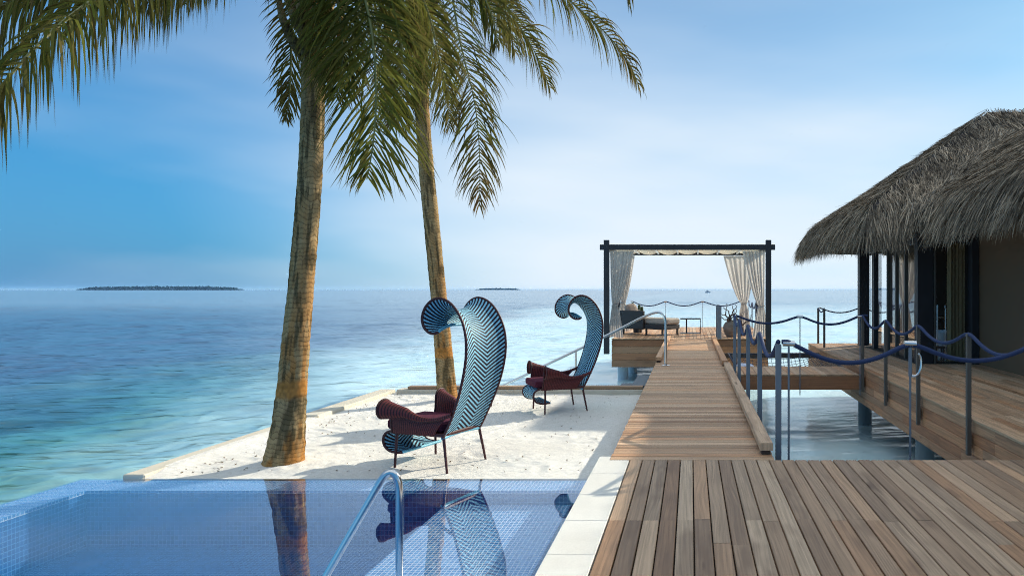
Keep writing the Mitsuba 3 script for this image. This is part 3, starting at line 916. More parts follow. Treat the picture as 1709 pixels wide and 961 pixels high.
def rope_fence(label, posts, kinds, sag, r=0.022, z=1.0, zb=-0.3, wide=(0.055, 0.03), mat='post_paint'):
    """posts: points (x, y) the rope passes over; kinds: 'post' flat bar, 'rod' thin rod with a clamp on the rope, 'end' nothing"""
    k = thing('rope_fence', label, 'rope fence', 'blue rope fences round the decks')
    segs = []
    for i, ((a, b)) in enumerate(zip(posts[:-1], posts[1:])):
        sg = sag[i] if isinstance(sag, (list, tuple)) else sag
        segs.append(sagrope([*a, z + r * 0.5], [*b, z + r * 0.5], sg)[(0 if i == 0 else 1):])
    p = np.vstack(segs)
    q = p.copy()
    for _ in range(3):
        q[1:-1] = 0.25 * q[:-2] + 0.5 * q[1:-1] + 0.25 * q[2:]
    put(k, 'rope', tube(q, r, 10), 'rope_blue', smooth=True)
    for (x, y), kind in zip(posts, kinds):
        if kind == 'post':
            put(k, 'post', box(x - wide[0] / 2, x + wide[0] / 2, y - wide[1] / 2, y + wide[1] / 2, zb, z - 0.012, 0.003), mat)
        elif kind == 'rod':
            put(k, 'rod', cyl([x, y, zb], [x, y, z - 0.03], 0.010, 10), 'post_paint', smooth=40)
            put(k, 'clamp', cyl([x - 0.055, y, z - 0.006], [x + 0.055, y, z - 0.006], r * 1.25, 14) if wide[0] >= wide[1] else cyl([x, y - 0.055, z - 0.006], [x, y + 0.055, z - 0.006], r * 1.25, 14), 'steel', smooth=40)
    return k


FXR = 0.82
ypost = [6.74, 8.57, 10.3, 12.2, 13.45]
rope_fence('blue rope fence of grey flat posts along the right side of the walkway', [(FXR, y) for y in ypost], ['post'] * 5, [0.22, 0.22, 0.22, 0.16])
f1 = rope_fence('nearest blue rope fence strung across the water along the far edge of the pool deck', [(FXR + 0.028, 6.72), (0.915, 6.72), (2.05, 6.72), (3.27, 6.72)], ['end', 'rod', 'rod', 'end'], [0.0, 0.20, 0.18], zb=-0.34)
m = smooth_path([[2.05, 6.72, 0.70], [2.11, 6.72, 0.70], [2.125, 6.72, 0.715], [2.125, 6.72, 0.90]], 20)
put(f1, 'latch', tube(m, 0.011, 10), 'steel', smooth=True)
put(f1, 'gate_post', cyl([2.05, 6.72, 0.69], [2.05, 6.72, 0.96], 0.017, 12), 'post_paint', smooth=40)
rope_fence('dark blue rope fence crossing the water along the near side of the catwalk', [(FXR + 0.03, 13.47), (2.05, 13.51), (3.18, 13.51), (3.32, 13.5)], ['end', 'rod', 'rod', 'end'], [0.15, 0.17, 0.0], zb=-0.48)
f3 = rope_fence('blue rope fence with bronze posts along the outer side of the villa deck', [(VX - 0.035, y) for y in (13.5, 11.9, 10.2, 8.35, 6.73)], ['post'] * 5, 0.2, zb=-0.42, wide=(0.05, 0.055), mat='post_bronze')
for y in (11.9, 10.2, 8.35):
    put(f3, 'bracket', box(VX - 0.010, VX + 0.012, y + 0.029, y + 0.07, -0.36, -0.18, 0.004), 'black_metal')
rope_fence('thin dark rope fence at the far corner of the villa deck', [(3.45, 18.6), (3.55, 20.05), (4.75, 20.05), (6.0, 20.05)], ['post', 'post', 'end', 'end'], [0.12, 0.16, 0.16], zb=-0.05, r=0.018, mat='post_bronze')
rope_fence('dark rope fence along the seaward back of the pavilion platform', [(-2.35, 28.6), (-1.0, 28.6), (0.47, 28.6), (2.0, 28.6), (2.3, 28.6)], ['rod'] * 5, [0.2, 0.2, 0.2, 0.02], zb=0.0, z=1.03)
rope_fence('wavy blue rope fence along the right side of the pavilion platform', [(2.30, 28.55), (2.3, 27.0), (2.3, 25.5), (2.3, 23.9)], ['end', 'post', 'post', 'post'], 0.24, zb=0.0, z=1.03, wide=(0.04, 0.05))
rope_fence('pair of tall blue grey posts joined by rope where the walkway meets the pavilion', [(0.86, 21.75), (0.86, 22.7)], ['post', 'post'], 0.16, zb=0.0, wide=(0.13, 0.05))

# ------------------------------------------------------------------ villa
vl = thing('villa', 'villa with shaggy grey thatched roof, dark timber posts and glass walls', 'villa')
VL, VF, VB = 4.62, 14.45, 19.6                    # left glass wall, front wall, rear wall
WX = 5.78                                          # wall of the wing
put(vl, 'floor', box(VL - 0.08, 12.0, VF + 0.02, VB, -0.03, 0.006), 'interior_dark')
for (a, b, c, d) in ((VL - 0.10, VL + 0.16, 19.25, 19.5), (VL + 0.0, VL + 0.20, 18.15, 18.35), (VL - 0.04, VL + 0.28, 14.52, 14.74), (WX - 0.155, WX - 0.005, VF - 0.06, VF + 0.16)):
    put(vl, 'post', box(a, b, c, d, 0.0, 2.9, 0.006), 'dark_timber')
put(vl, 'lintel', box(VL + 0.01, VL + 0.13, 14.745, 19.245, 2.45, 2.70), 'dark_timber')
put(vl, 'lintel', box(VL + 0.285, WX - 0.16, VF + 0.02, VF + 0.14, 2.45, 2.70), 'dark_timber')
plain('frame_bronze', (0.12, 0.105, 0.09), 0.4, 0.4)
for y in (17.0, 16.3, 15.6):
    put(vl, 'mullion', box(VL + 0.02, VL + 0.11, y, y + 0.06, 0.0, 2.45, 0.004), 'frame_bronze')
put(vl, 'pane', trimesh.Trimesh([[VL + 0.06, 18.36, 0.03], [VL + 0.06, 19.24, 0.03], [VL + 0.06, 19.24, 2.45], [VL + 0.06, 18.36, 2.45]], [[0, 1, 2], [0, 2, 3]], process=False), 'pane_glass')
for a, b in ((17.07, 18.14), (16.37, 16.99), (15.67, 16.29), (14.75, 15.59)):
    put(vl, 'pane', trimesh.Trimesh([[VL + 0.06, a, 0.03], [VL + 0.06, b, 0.03], [VL + 0.06, b, 2.45], [VL + 0.06, a, 2.45]], [[0, 1, 2], [0, 2, 3]], process=False), 'pane_glass')
put(vl, 'pane', trimesh.Trimesh([[VL + 0.29, VF + 0.08, 0.03], [WX - 0.165, VF + 0.08, 0.03], [WX - 0.165, VF + 0.08, 2.45], [VL + 0.29, VF + 0.08, 2.45]], [[0, 1, 2], [0, 2, 3]], process=False), 'pane_glass')
put(vl, 'mullion', box(VL + 0.285, VL + 0.33, VF + 0.05, VF + 0.11, 0.0, 2.45, 0.004), 'frame_bronze')
put(vl, 'wing_wall', box(WX, WX + 0.2, 4.6, VF + 0.16, -0.02, 2.9), 'wall_brown')
put(vl, 'wing_front_wall', box(WX + 0.203, 12.0, 4.6, 4.8, -0.02, 2.9), 'wall_brown')
put(vl, 'wing_side_wall', box(11.8, 12.0, 4.803, VB, -0.02, 2.9), 'wall_brown')
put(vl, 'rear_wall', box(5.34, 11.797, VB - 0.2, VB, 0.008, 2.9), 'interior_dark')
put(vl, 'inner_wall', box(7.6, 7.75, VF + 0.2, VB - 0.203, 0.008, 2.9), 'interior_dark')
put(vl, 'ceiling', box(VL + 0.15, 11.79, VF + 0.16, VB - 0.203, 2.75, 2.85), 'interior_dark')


def drape(x0, x1, y, z0, z1, label, bsdf, folds, seed, axis=0):
    g = np.random.default_rng(seed)
    u = np.linspace(0, 1, 120)
    zs = np.linspace(z0, z1, 30)
    ph = g.uniform(0, 6, 3)
    U, Z = np.meshgrid(u, zs)
    off = 0.045 * np.sin(U * 2 * PI * folds + ph[0] + 0.4 * np.sin(Z * 1.3)) + 0.02 * np.sin(U * 2 * PI * folds * 2.3 + ph[1])
    A = x0 + U * (x1 - x0)
    m = grid_mesh(A, y + off, Z) if axis == 0 else grid_mesh(y + off, A, Z)
    return single('curtain', label, 'curtain', m, bsdf, smooth=True)


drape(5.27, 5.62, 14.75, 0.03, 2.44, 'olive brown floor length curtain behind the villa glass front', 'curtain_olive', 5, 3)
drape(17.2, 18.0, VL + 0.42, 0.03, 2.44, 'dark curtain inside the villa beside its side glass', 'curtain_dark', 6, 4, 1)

tb2 = thing('bathtub', 'white freestanding bathtub inside the villa behind the glass', 'bathtub')
tub = trimesh.creation.revolve([[0, 0.02], [0.30, 0.02], [0.42, 0.55], [0.45, 0.58], [0.42, 0.60], [0.38, 0.56], [0.28, 0.16], [0, 0.14]], sections=40)
tub.apply_scale([0.80, 1.25, 1.0])
tub.apply_translation([5.36, 15.55, 0.007])
put(tb2, 'shell', tub, 'tub_white', smooth=30)
tf = thing('bath_filler', 'tall chrome bath filler standing in front of the white bathtub', 'tap')
for dx, h in ((0.0, 1.18), (0.17, 1.12)):
    put(tf, 'pipe', cyl([5.12 + dx, 14.93, 0.007], [5.12 + dx, 14.93, h], 0.016, 12), 'steel', smooth=40)
put(tf, 'spout', tube(smooth_path([[5.29, 14.93, 1.10], [5.29, 14.93, 1.18], [5.33, 14.95, 1.21], [5.37, 14.97, 1.17]], 16), 0.013, 10), 'steel', smooth=True)
put(tf, 'cross_bar', cyl([5.08, 14.93, 0.92], [5.36, 14.93, 0.92], 0.012, 10), 'steel', smooth=40)
put(tf, 'foot', box(5.06, 5.36, 14.88, 14.98, 0.007, 0.03, 0.004), 'steel')
sl = thing('stool', 'low dark timber stool beside the bathtub in the villa', 'stool')
put(sl, 'seat', box(4.98, 5.18, 14.64, 14.82, 0.30, 0.34, 0.004), 'driftwood')
for a in (4.99, 5.14):
    for b in (14.65, 14.78):
        put(sl, 'leg', box(a, a + 0.03, b, b + 0.03, 0.007, 0.30), 'driftwood')

# thatched roof: two hipped roofs meeting in a valley
RX0, RX1, RY0, RY1, RZE, PITCH = 3.25, 15.0, 13.4, 21.3, 3.05, 0.705
WX0, WX1, WY0 = 4.38, 9.6, 4.0


def roof_z(x, y):
    a = np.minimum(np.minimum(x - RX0, RX1 - x), np.minimum(y - RY0, RY1 - y))
    b = np.minimum(np.minimum(x - WX0, WX1 - x), y - WY0)
    b = np.where(y > 17.35, -9, b)
    k = np.clip(1 - np.abs(a - b) / 0.9, 0, 1)
    return np.maximum(a, b) + 0.9 * k ** 2 / 4 * (np.minimum(a, b) > -0.4)


def roof_top(x, y):
    d = roof_z(x, y)
    dd = np.clip(d, 0, None)
    z = RZE + PITCH * dd - 0.20 * np.exp(-dd / 0.13)
    p = np.stack([x, y, x * 0], -1)
    return z + 0.09 * (meshkit.fbm(p * 1.3, 3, 6) - 0.5) + 0.045 * (meshkit.fbm(p * 5, 2, 9) - 0.5), d


def build_roof_base():
    xs = np.arange(RX0, RX1 + 0.01, 0.10)
    ys = np.arange(WY0, RY1 + 0.01, 0.10)
    X, Y = np.meshgrid(xs, ys)
    Z, d = roof_top(X, Y)
    m = grid_mesh(X, Y, Z - 0.05)
    keep = (d.reshape(-1)[m.faces] >= -0.001).all(1)
    top = m.faces[keep]
    v = m.vertices
    low = v - [0, 0, 0.28]
    n = len(v)
    e = np.sort(np.vstack([top[:, [0, 1]], top[:, [1, 2]], top[:, [2, 0]]]), axis=1)
    uq, cnt = np.unique(e, axis=0, return_counts=True)
    be = uq[cnt == 1]
    side = np.vstack([np.stack([be[:, 0], be[:, 1], be[:, 1] + n], 1), np.stack([be[:, 0], be[:, 1] + n, be[:, 0] + n], 1)])
    return trimesh.Trimesh(np.vstack([v, low]), np.vstack([top, top[:, ::-1] + n, side]), process=True)


rf = put(vl, 'roof', build_roof_base(), 'thatch_base', label='steep shaggy thatched roof of grey palm straw')


def blades(P, D, L, W, col, seed, seg=3, drop=0.0, lift=0.06):
    """ribbons from P along D (unit), lengths L, bending down by drop"""
    g = np.random.default_rng(seed)
    n = len(P)
    up = np.array([0, 0, 1.0])
    S = np.cross(D, up)
    S /= np.linalg.norm(S, axis=1, keepdims=True) + 1e-9
    roll = g.uniform(-0.7, 0.7, n)
    Nn = np.cross(S, D)
    S = S * np.cos(roll)[:, None] + Nn * np.sin(roll)[:, None]
    v = np.zeros((n, seg + 1, 2, 3))
    p, d = P.copy(), D.copy()
    curl = g.normal(size=(n, 3)) * 0.10
    for k in range(seg + 1):
        w = W * (1.0 if k < seg else 0.25)
        v[:, k, 0], v[:, k, 1] = p - S * w[:, None] / 2, p + S * w[:, None] / 2
        p = p + d * (L / seg)[:, None]
        d = d + curl - up * np.broadcast_to(np.asarray(drop), (n,))[:, None] / seg
        d /= np.linalg.norm(d, axis=1, keepdims=True)
    idx = np.arange(n * (seg + 1) * 2).reshape(n, seg + 1, 2)
    a, b, c, e = idx[:, :-1, 0], idx[:, :-1, 1], idx[:, 1:, 1], idx[:, 1:, 0]
    f = np.vstack([np.stack([a, b, c], -1).reshape(-1, 3), np.stack([a, c, e], -1).reshape(-1, 3)])
    C = np.repeat(col[:, None], (seg + 1) * 2, 1).reshape(-1, 3)
    return trimesh.Trimesh(v.reshape(-1, 3), f, process=False), C


def build_thatch():
    g = np.random.default_rng(17)
    N = 120000
    x, y = g.uniform(RX0, 10.5, N), g.uniform(7.0, RY1, N)
    z, d = roof_top(x, y)
    ok = (d > 0.0) & ((d < 0.9) | (g.random(N) < 0.62))
    ok &= ~((x > 8.6) & (y < 14))
    x, y, z, d = x[ok], y[ok], z[ok], d[ok]
    # extra along the eaves
    M_ = 15000
    t = g.random(M_)
    ed = g.integers(0, 3, M_)
    ex = np.where(ed == 0, RX0 + 0.02, np.where(ed == 1, RX0 + t * 1.2, WX0 + 0.02)) + g.normal(size=M_) * 0.03
    ey = np.where(ed == 0, RY0 + t * (RY1 - RY0), np.where(ed == 1, RY0 + 0.02, 7.0 + t * (RY0 - 7.0))) + g.normal(size=M_) * 0.03
    ez, edd = roof_top(ex, ey)
    ez -= g.uniform(0.0, 0.22, M_)
    x, y, z, d = np.concatenate([x, ex]), np.concatenate([y, ey]), np.concatenate([z, ez]), np.concatenate([d, edd])
    e = 0.03
    gx = (roof_z(x + e, y) - roof_z(x - e, y)) / (2 * e)
    gy = (roof_z(x, y + e) - roof_z(x, y - e)) / (2 * e)
    D = np.stack([-gx, -gy, -PITCH * np.ones_like(x) * 0.86], 1)
    D += g.normal(size=D.shape) * np.array([0.16, 0.16, 0.07])
    D /= np.linalg.norm(D, axis=1, keepdims=True)
    n = len(x)
    nearE = np.clip(1 - d / 0.38, 0, 1)
    D[:, 2] -= nearE * 0.9
    D /= np.linalg.norm(D, axis=1, keepdims=True)
    L = g.uniform(0.20, 0.46, n) * (1 + 0.30 * nearE)
    W = g.uniform(0.006, 0.016, n)
    tone = g.random(n) ** 1.6
    patch = meshkit.fbm(np.stack([x * 1.1, y * 1.1, z], -1), 3, 8)
    col = np.array([0.092, 0.074, 0.056])[None] + (tone * (0.3 + 1.4 * patch))[:, None] * np.array([0.60, 0.45, 0.30])[None]
    pal = g.random(n) < 0.03
    col[pal] = np.array([0.34, 0.28, 0.22]) * g.uniform(0.7, 1.1, (pal.sum(), 1))
    P = np.stack([x, y, z + g.uniform(-0.02, 0.035, n)], 1)
    return blades(P, D, L, W, col, 3, 3, drop=0.25 + 0.9 * nearE)


tm, tcol = build_thatch()
put(rf, 'straw', tm, 'thatch_blade', color=tcol, kind='stuff')

# ------------------------------------------------------------------ palms
def frond(parent, pts, n, Lmax, seed, droop=1.0, brown=0.0, tipbrown=0.3, width=0.021, start=0.14, label=None, side=None, r0=0.022, al0=38):
    g = np.random.default_rng(seed)
    R = smooth_path(pts, 90)
    rm = tube(R, np.linspace(r0, 0.004, 90), 7)
    k = put(parent, 'frond', rm, 'palm_rib', smooth=True, label=label)
    Tn = np.gradient(R, axis=0)
    Tn /= np.linalg.norm(Tn, axis=1, keepdims=True)
    # side vector: horizontal and square to the frond's course, kept continuous
    ch = R[45] - R[0]
    ch[2] = 0
    s0 = np.cross(ch / (np.linalg.norm(ch) + 1e-9), [0, 0, 1.0]) if side is None else np.asarray(side, float)
    V, Fc, C = [], [], []
    S_ = []
    for i in range(90):
        s = s0 - Tn[i] * (s0 @ Tn[i])
        s /= np.linalg.norm(s) + 1e-9
        S_.append(s)
    S_ = np.array(S_)
    for j in range(n):
        t = start + (1 - start) * (j + g.uniform(-0.3, 0.3)) / n
        i = min(88, max(0, int(t * 89)))
        for sg in (-1, 1):
            if g.random() < 0.05:
                continue
            l = Lmax * (0.45 + 0.55 * math.sin(PI * min(1, 0.12 + 0.9 * t)) ** 0.7) * g.uniform(0.82, 1.08)
            if t > 0.85:
                l *= 1 - 0.45 * (t - 0.85) / 0.15
            N = np.cross(S_[i], Tn[i])
            if N[2] < 0:
                N = -N
            al = math.radians(al0 + 20 * t + g.normal() * 8)
            dvec = S_[i] * sg * math.cos(al) + Tn[i] * math.sin(al) + N * (0.22 + 0.12 * g.normal())
            dvec /= np.linalg.norm(dvec)
            p = R[i].copy()
            m = 6
            base = len(V)
            wv = np.cross(dvec, N)
            wv /= np.linalg.norm(wv) + 1e-9
            tw = g.normal() * 0.5
            wv = wv * math.cos(tw) + N * math.sin(tw)
            age = np.clip(brown + g.normal() * 0.16 + max(0, t - 0.7) * tipbrown * 2, 0, 1)
            gcol = np.array([0.110, 0.122, 0.026]) * g.uniform(0.5, 1.5) + np.array([0.05, 0.03, 0.0]) * g.random() ** 2
            bcol = np.array([0.23, 0.145, 0.065]) * g.uniform(0.6, 1.2)
            dr_ = droop * g.uniform(0.6, 1.35)
            kink = g.integers(2, 5) if g.random() < 0.18 else 99
            for q in range(m + 1):
                u = q / m
                w = width * (0.55 + 0.9 * u if u < 0.35 else 0.87 * (1 - (u - 0.35) / 0.65) ** 0.8 + 0.03)
                V += [p - wv * w / 2, p + wv * w / 2]
                cc = gcol * (1 - age) + bcol * age
                tb_ = np.clip((u - 0.72) * 2.6, 0, 1) * (0.35 + 0.5 * g.random())
                cc = cc * (1 - tb_) + bcol * tb_
                C += [cc, cc]
                p = p + dvec * l / m
                dvec = dvec + np.array([0, 0, -1.0]) * dr_ * 0.34 * (0.4 + u) + g.normal(size=3) * 0.03
                if q == kink:
                    dvec = dvec + np.array([0, 0, -1.4])
                dvec /= np.linalg.norm(dvec)
            for q in range(m):
                a = base + 2 * q
                Fc += [(a, a + 1, a + 3), (a, a + 3, a + 2)]
    put(k, 'leaflets', trimesh.Trimesh(np.array(V), np.array(Fc), process=False), 'palm_leaf', smooth=True, color=np.array(C), kind='stuff')


def trunk(parent, pts, rad, seed):
    g = np.random.default_rng(seed)
    n, m = 260, 48
    P = smooth_path(pts, n)
    t = np.linspace(0, 1, n)
    r = np.interp(t, np.linspace(0, 1, len(rad)), rad)
    zz = P[:, 2]
    ring = 0.5 * np.sin(zz * 2 * PI / 0.085 + 2.5 * np.sin(zz * 3.1)) + 0.5 * np.sin(zz * 2 * PI / 0.13 + 1.0)
    tb = tube(P, r, m)
    v = tb.vertices
    idx = np.minimum(np.arange(len(v)) // m, n - 1)
    ctr = P[idx]
    d = v - ctr
    a = (np.arange(len(v)) % m) / m
    nz = meshkit.fbm(np.stack([np.cos(2 * PI * a) * 1.2, np.sin(2 * PI * a) * 1.2, v[:, 2] * 5], -1), 3, seed)
    k = 1 + 0.022 * ring[idx] + 0.12 * (nz - 0.5)
    v2 = ctr + d * k[:, None]
    v2[-2:] = v[-2:]
    tb.vertices = v2
    uv = np.stack([2.4 * np.abs(2 * ((a + 0.30) % 1) - 1), v[:, 2]], 1)
    return put(parent, 'trunk', tb, 'palm_bark', smooth=True, uv=uv)


def sheaths(parent, c, n, seed, r=0.13, h=0.55, low=0.5):
    g = np.random.default_rng(seed)
    ms = []
    for i in range(n):
        a = i * 2.4
        o = np.array(c) + [math.cos(a) * r * 0.7, math.sin(a) * r * 0.7, -low + low * i / n]
        e = o + np.array([math.cos(a) * 0.22, math.sin(a) * 0.22, h])
        mpt = (o + e) / 2 + np.array([math.cos(a) * 0.05, math.sin(a) * 0.05, 0])
        ms.append(tube(smooth_path([o, mpt, e], 8), np.linspace(0.055, 0.025, 8), 8))
    put(parent, 'leaf_bases', cat(ms), 'palm_bark', smooth=True, uv=np.zeros((sum(len(m.vertices) for m in ms), 2)))


D1 = 7.0
p1 = thing('palm_tree', 'nearer coconut palm with thick banded trunk standing in the sand by the pool', 'palm tree')
trunk(p1, [at(472, 778, 7.0), at(478, 740, 7.0), at(487, 650, 7.0), at(502, 480, 7.0), at(517, 300, 7.0), at(523, 140, 7.0), at(523, 20, 7.0)], [0.188, 0.146, 0.128, 0.120, 0.114, 0.112, 0.109, 0.106, 0.105, 0.108, 0.122], 5)
C1 = at(523, 5, 7.0)
sheaths(p1, C1, 13, 4, low=0.75)


def fr(par, c, pix, d, **kw):
    frond(par, [c] + [at(a, b, dd) for (a, b), dd in zip(pix, d)], **kw)


fr(p1, C1, [(420, -110), (220, -40), (90, 50), (-40, 200), (-120, 330)], [6.3, 5.4, 4.8, 4.45, 4.3], n=210, Lmax=0.84, seed=1, droop=4.0, brown=0.22, al0=12, width=0.024)
fr(p1, C1, [(420, -130), (300, -60), (170, -25), (30, 0), (-80, 60)], [6.7, 6.2, 5.8, 5.5, 5.3], n=210, Lmax=1.0, seed=2, droop=4.2, brown=0.22, al0=12, width=0.024)
fr(p1, C1, [(450, -140), (390, -110), (320, -55), (250, 10)], [6.9, 6.7, 6.5, 6.3], n=120, Lmax=0.95, seed=3, droop=3.6, brown=0.2, al0=15, width=0.020)
fr(p1, C1, [(450, -120), (400, -85), (350, -40), (310, 10)], [7.4, 7.7, 7.9, 8.0], n=110, Lmax=0.60, seed=13, droop=2.0, brown=0.2, width=0.019)
fr(p1, C1, [(500, -35), (488, 40), (485, 120), (476, 205)], [7.2, 7.3, 7.35, 7.3], n=86, Lmax=0.42, seed=4, droop=0.6, brown=0.3, start=0.2, al0=40)
fr(p1, C1, [(575, -80), (610, 0), (626, 100), (627, 190), (612, 300)], [6.8, 6.6, 6.5, 6.5, 6.55], n=127, Lmax=1.0, seed=5, droop=0.5, brown=0.0, tipbrown=0.12, side=[1, -0.1, 0], width=0.025, al0=30, r0=0.024)
fr(p1, C1, [(600, -90), (680, -40), (725, 60), (750, 160)], [7.2, 7.3, 7.35, 7.4], n=110, Lmax=0.72, seed=6, droop=1.0, brown=0.12, side=[0.8, -0.5, 0], al0=30, width=0.022)
fr(p1, C1, [(545, -55), (566, 20), (572, 90), (560, 165)], [6.8, 6.65, 6.6, 6.6], n=105, Lmax=0.66, seed=7, droop=0.7, brown=0.08, side=[1, 0.2, 0], al0=32, width=0.022)
fr(p1, C1, [(590, -60), (650, 0), (672, 100), (668, 200)], [7.4, 7.9, 8.1, 8.2], n=110, Lmax=0.72, seed=8, droop=0.8, brown=0.1, side=[1, 0.3, 0], al0=32, width=0.022)
fr(p1, C1, [(540, -170), (600, -260), (700, -260)], [7.3, 8.0, 8.6], n=70, Lmax=0.7, seed=9, droop=1.0)
fr(p1, C1, [(500, -170), (430, -260), (330, -260)], [7.5, 8.4, 9.0], n=70, Lmax=0.7, seed=10, droop=1.0)
fr(p1, C1, [(535, -150), (560, -260), (590, -300)], [6.6, 5.8, 5.2], n=70, Lmax=0.7, seed=11, droop=1.0)
fr(p1, C1, [(505, -60), (520, 0), (530, 60), (528, 120)], [6.85, 6.75, 6.75, 6.8], n=70, Lmax=0.50, seed=12, droop=0.6, brown=0.3, side=[1, 0, 0], al0=40)
fr(p1, C1, [(520, -80), (585, -60), (640, 0), (690, 70)], [6.9, 6.7, 6.6, 6.6], n=105, Lmax=0.75, seed=14, droop=1.4, brown=0.1, side=[0.7, -0.6, 0], al0=40, width=0.024)

p2 = thing('palm_tree', 'farther coconut palm with slender leaning trunk behind the nearer lounge chair', 'palm tree')
trunk(p2, [at(748, 672, 11.0), at(745, 640, 11.0), at(738, 560, 11.0), at(723, 400, 11.0), at(709, 250, 11.0), at(703, 150, 11.0), at(701, 40, 11.0), at(700, -45, 11.0)], [0.150, 0.130, 0.120, 0.115, 0.113, 0.110, 0.107, 0.105, 0.104, 0.110], 8)
C2 = at(700, -40, 11.0)
sheaths(p2, C2, 12, 6, low=0.7)
fr(p2, C2, [(728, -85), (764, 50), (790, 160), (800, 250), (800, 345)], [10.8, 10.6, 10.6, 10.6, 10.6], n=133, Lmax=0.92, seed=21, droop=1.0, brown=0.28, tipbrown=0.9, side=[1, 0.1, 0], width=0.027, al0=36)
fr(p2, C2, [(765, -115), (830, -15), (878, 62), (918, 150)], [10.8, 10.7, 10.6, 10.6], n=140, Lmax=0.95, seed=22, droop=1.1, brown=0.2, side=[0.6, -0.8, 0], width=0.027, al0=30)
fr(p2, C2, [(800, -170), (925, -25), (1003, 48), (1070, 155)], [10.4, 10.0, 9.8, 9.7], n=151, Lmax=0.90, seed=23, droop=1.9, brown=0.3, side=[0.5, -0.85, 0], width=0.027, al0=36)
fr(p2, C2, [(840, -230), (950, -160), (1020, -80), (1050, 10)], [10.8, 10.8, 10.9, 11.0], n=140, Lmax=0.95, seed=24, droop=2.2, brown=0.25, width=0.027, al0=30)
fr(p2, C2, [(740, -110), (800, -50), (838, 20), (860, 90)], [11.4, 11.9, 12.2, 12.4], n=127, Lmax=0.95, seed=25, droop=1.0, brown=0.15, width=0.027, al0=30)
fr(p2, C2, [(705, -20), (722, 70), (740, 140), (750, 215)], [10.8, 10.7, 10.7, 10.7], n=92, Lmax=0.72, seed=26, droop=0.8, brown=0.35, side=[1, 0, 0], width=0.024, al0=36)
fr(p2, C2, [(650, -90), (610, -20), (588, 70), (575, 140)], [11.2, 11.4, 11.5, 11.5], n=116, Lmax=0.92, seed=27, droop=0.9, brown=0.1, width=0.027, al0=30)
fr(p2, C2, [(690, -20), (672, 60), (662, 140), (655, 215)], [10.8, 10.7, 10.7, 10.7], n=105, Lmax=0.82, seed=28, droop=0.8, brown=0.2, side=[1, 0.2, 0], width=0.027, al0=32)
fr(p2, C2, [(720, -190), (790, -300), (900, -320)], [11.4, 12.2, 12.8], n=81, Lmax=0.8, seed=29, droop=1.0, width=0.027)
fr(p2, C2, [(680, -190), (600, -300), (500, -300)], [11.4, 12.0, 12.4], n=81, Lmax=0.8, seed=30, droop=1.0, width=0.027)
fr(p2, C2, [(800, -180), (880, -120), (930, -50), (950, 20)], [11.2, 11.6, 12.0, 12.2], n=127, Lmax=0.95, seed=31, droop=1.9, brown=0.3, width=0.027, al0=34)
fr(p2, C2, [(720, -80), (765, -60), (810, 0), (830, 80)], [10.6, 10.2, 10.0, 9.9], n=110, Lmax=0.85, seed=32, droop=1.1, brown=0.15, side=[0.7, -0.6, 0], width=0.027, al0=30)

# ------------------------------------------------------------------ the two chairs
ch_key = thing('lounge_chair', 'nearer tall lounge chair, woven blue chevrons and maroon, seen from behind beside the near palm', 'chair', 'tall woven lounge chairs on the sand')


def spline2(p, n):
    p = np.asarray(p, float)
    s = np.concatenate([[0], np.cumsum(np.linalg.norm(np.diff(p, axis=0), axis=1))])
    return CubicSpline(s, p)(np.linspace(0, s[-1], n))


def ribbon(prof, halfw, hollow, n=140, m=28, th=0.005):
    """woven band: profile (u, z) swept across the chair; halfw(t), hollow(t) = how far the middle lies back"""
    q = spline2(prof, n)
    t = np.linspace(0, 1, n)
    s = np.concatenate([[0], np.cumsum(np.linalg.norm(np.diff(q, axis=0), axis=1))])
    tg = np.gradient(q, axis=0)
    tg /= np.linalg.norm(tg, axis=1, keepdims=True)
    nr = np.stack([tg[:, 1], -tg[:, 0]], 1)
    e = np.linspace(-1, 1, m)
    hw, ho = halfw(t), hollow(t)
    out, uvs = [], []
    for sd in (-1, 1):
        o = (ho[:, None] * (1 - e[None] ** 2) * -1 + sd * th / 2)
        U = q[:, 0][:, None] + nr[:, 0][:, None] * o
        Zz = q[:, 1][:, None] + nr[:, 1][:, None] * o
        Wd = hw[:, None] * e[None] * np.ones((n, 1))
        g_ = grid_mesh(U, Wd, Zz)
        if sd < 0:
            g_.faces = g_.faces[:, ::-1]
        out.append(g_)
        uvs.append(np.stack([Wd, np.repeat(s[:, None], m, 1)], -1).reshape(-1, 2))
    edge = [np.stack([q[:, 0], sg * hw, q[:, 1]], 1) for sg in (-1, 1)]
    ends = [np.stack([q[i, 0] + nr[i, 0] * -ho[i] * (1 - e ** 2), hw[i] * e, q[i, 1] + nr[i, 1] * -ho[i] * (1 - e ** 2)], 1) for i in (0, -1)]
    return cat(out), np.vstack(uvs), edge, ends


back_prof = [[0.03, 0.315], [-0.02, 0.40], [-0.085, 0.53], [-0.165, 0.72], [-0.225, 0.92], [-0.255, 1.12], [-0.235, 1.32], [-0.16, 1.48], [-0.04, 1.59], [0.08, 1.615], [0.185, 1.56], [0.243, 1.45], [0.225, 1.345], [0.15, 1.29], [0.06, 1.305]]
bm, buv, bedge, bends = ribbon(back_prof, lambda t: 0.285 + 0.03 * np.sin(PI * np.clip((t - 0.1) / 0.6, 0, 1)) + 0.02 * np.clip((t - 0.55) / 0.2, 0, 1), lambda t: -0.022 - 0.088 * np.clip((t - 0.05) / 0.55, 0, 1) ** 1.4 + 0.045 * np.clip((t - 0.75) / 0.25, 0, 1), 170)
put(ch_key, 'back', bm, 'chevron_weave', smooth=True, uv=buv)
for e in bedge:
    put(ch_key, 'edging', tube(e, 0.0125, 9), 'maroon_tube', smooth=True)
put(ch_key, 'rear_bar', tube(bends[0] + [0, 0, -0.005], 0.017, 10), 'blue_tube', smooth=True)
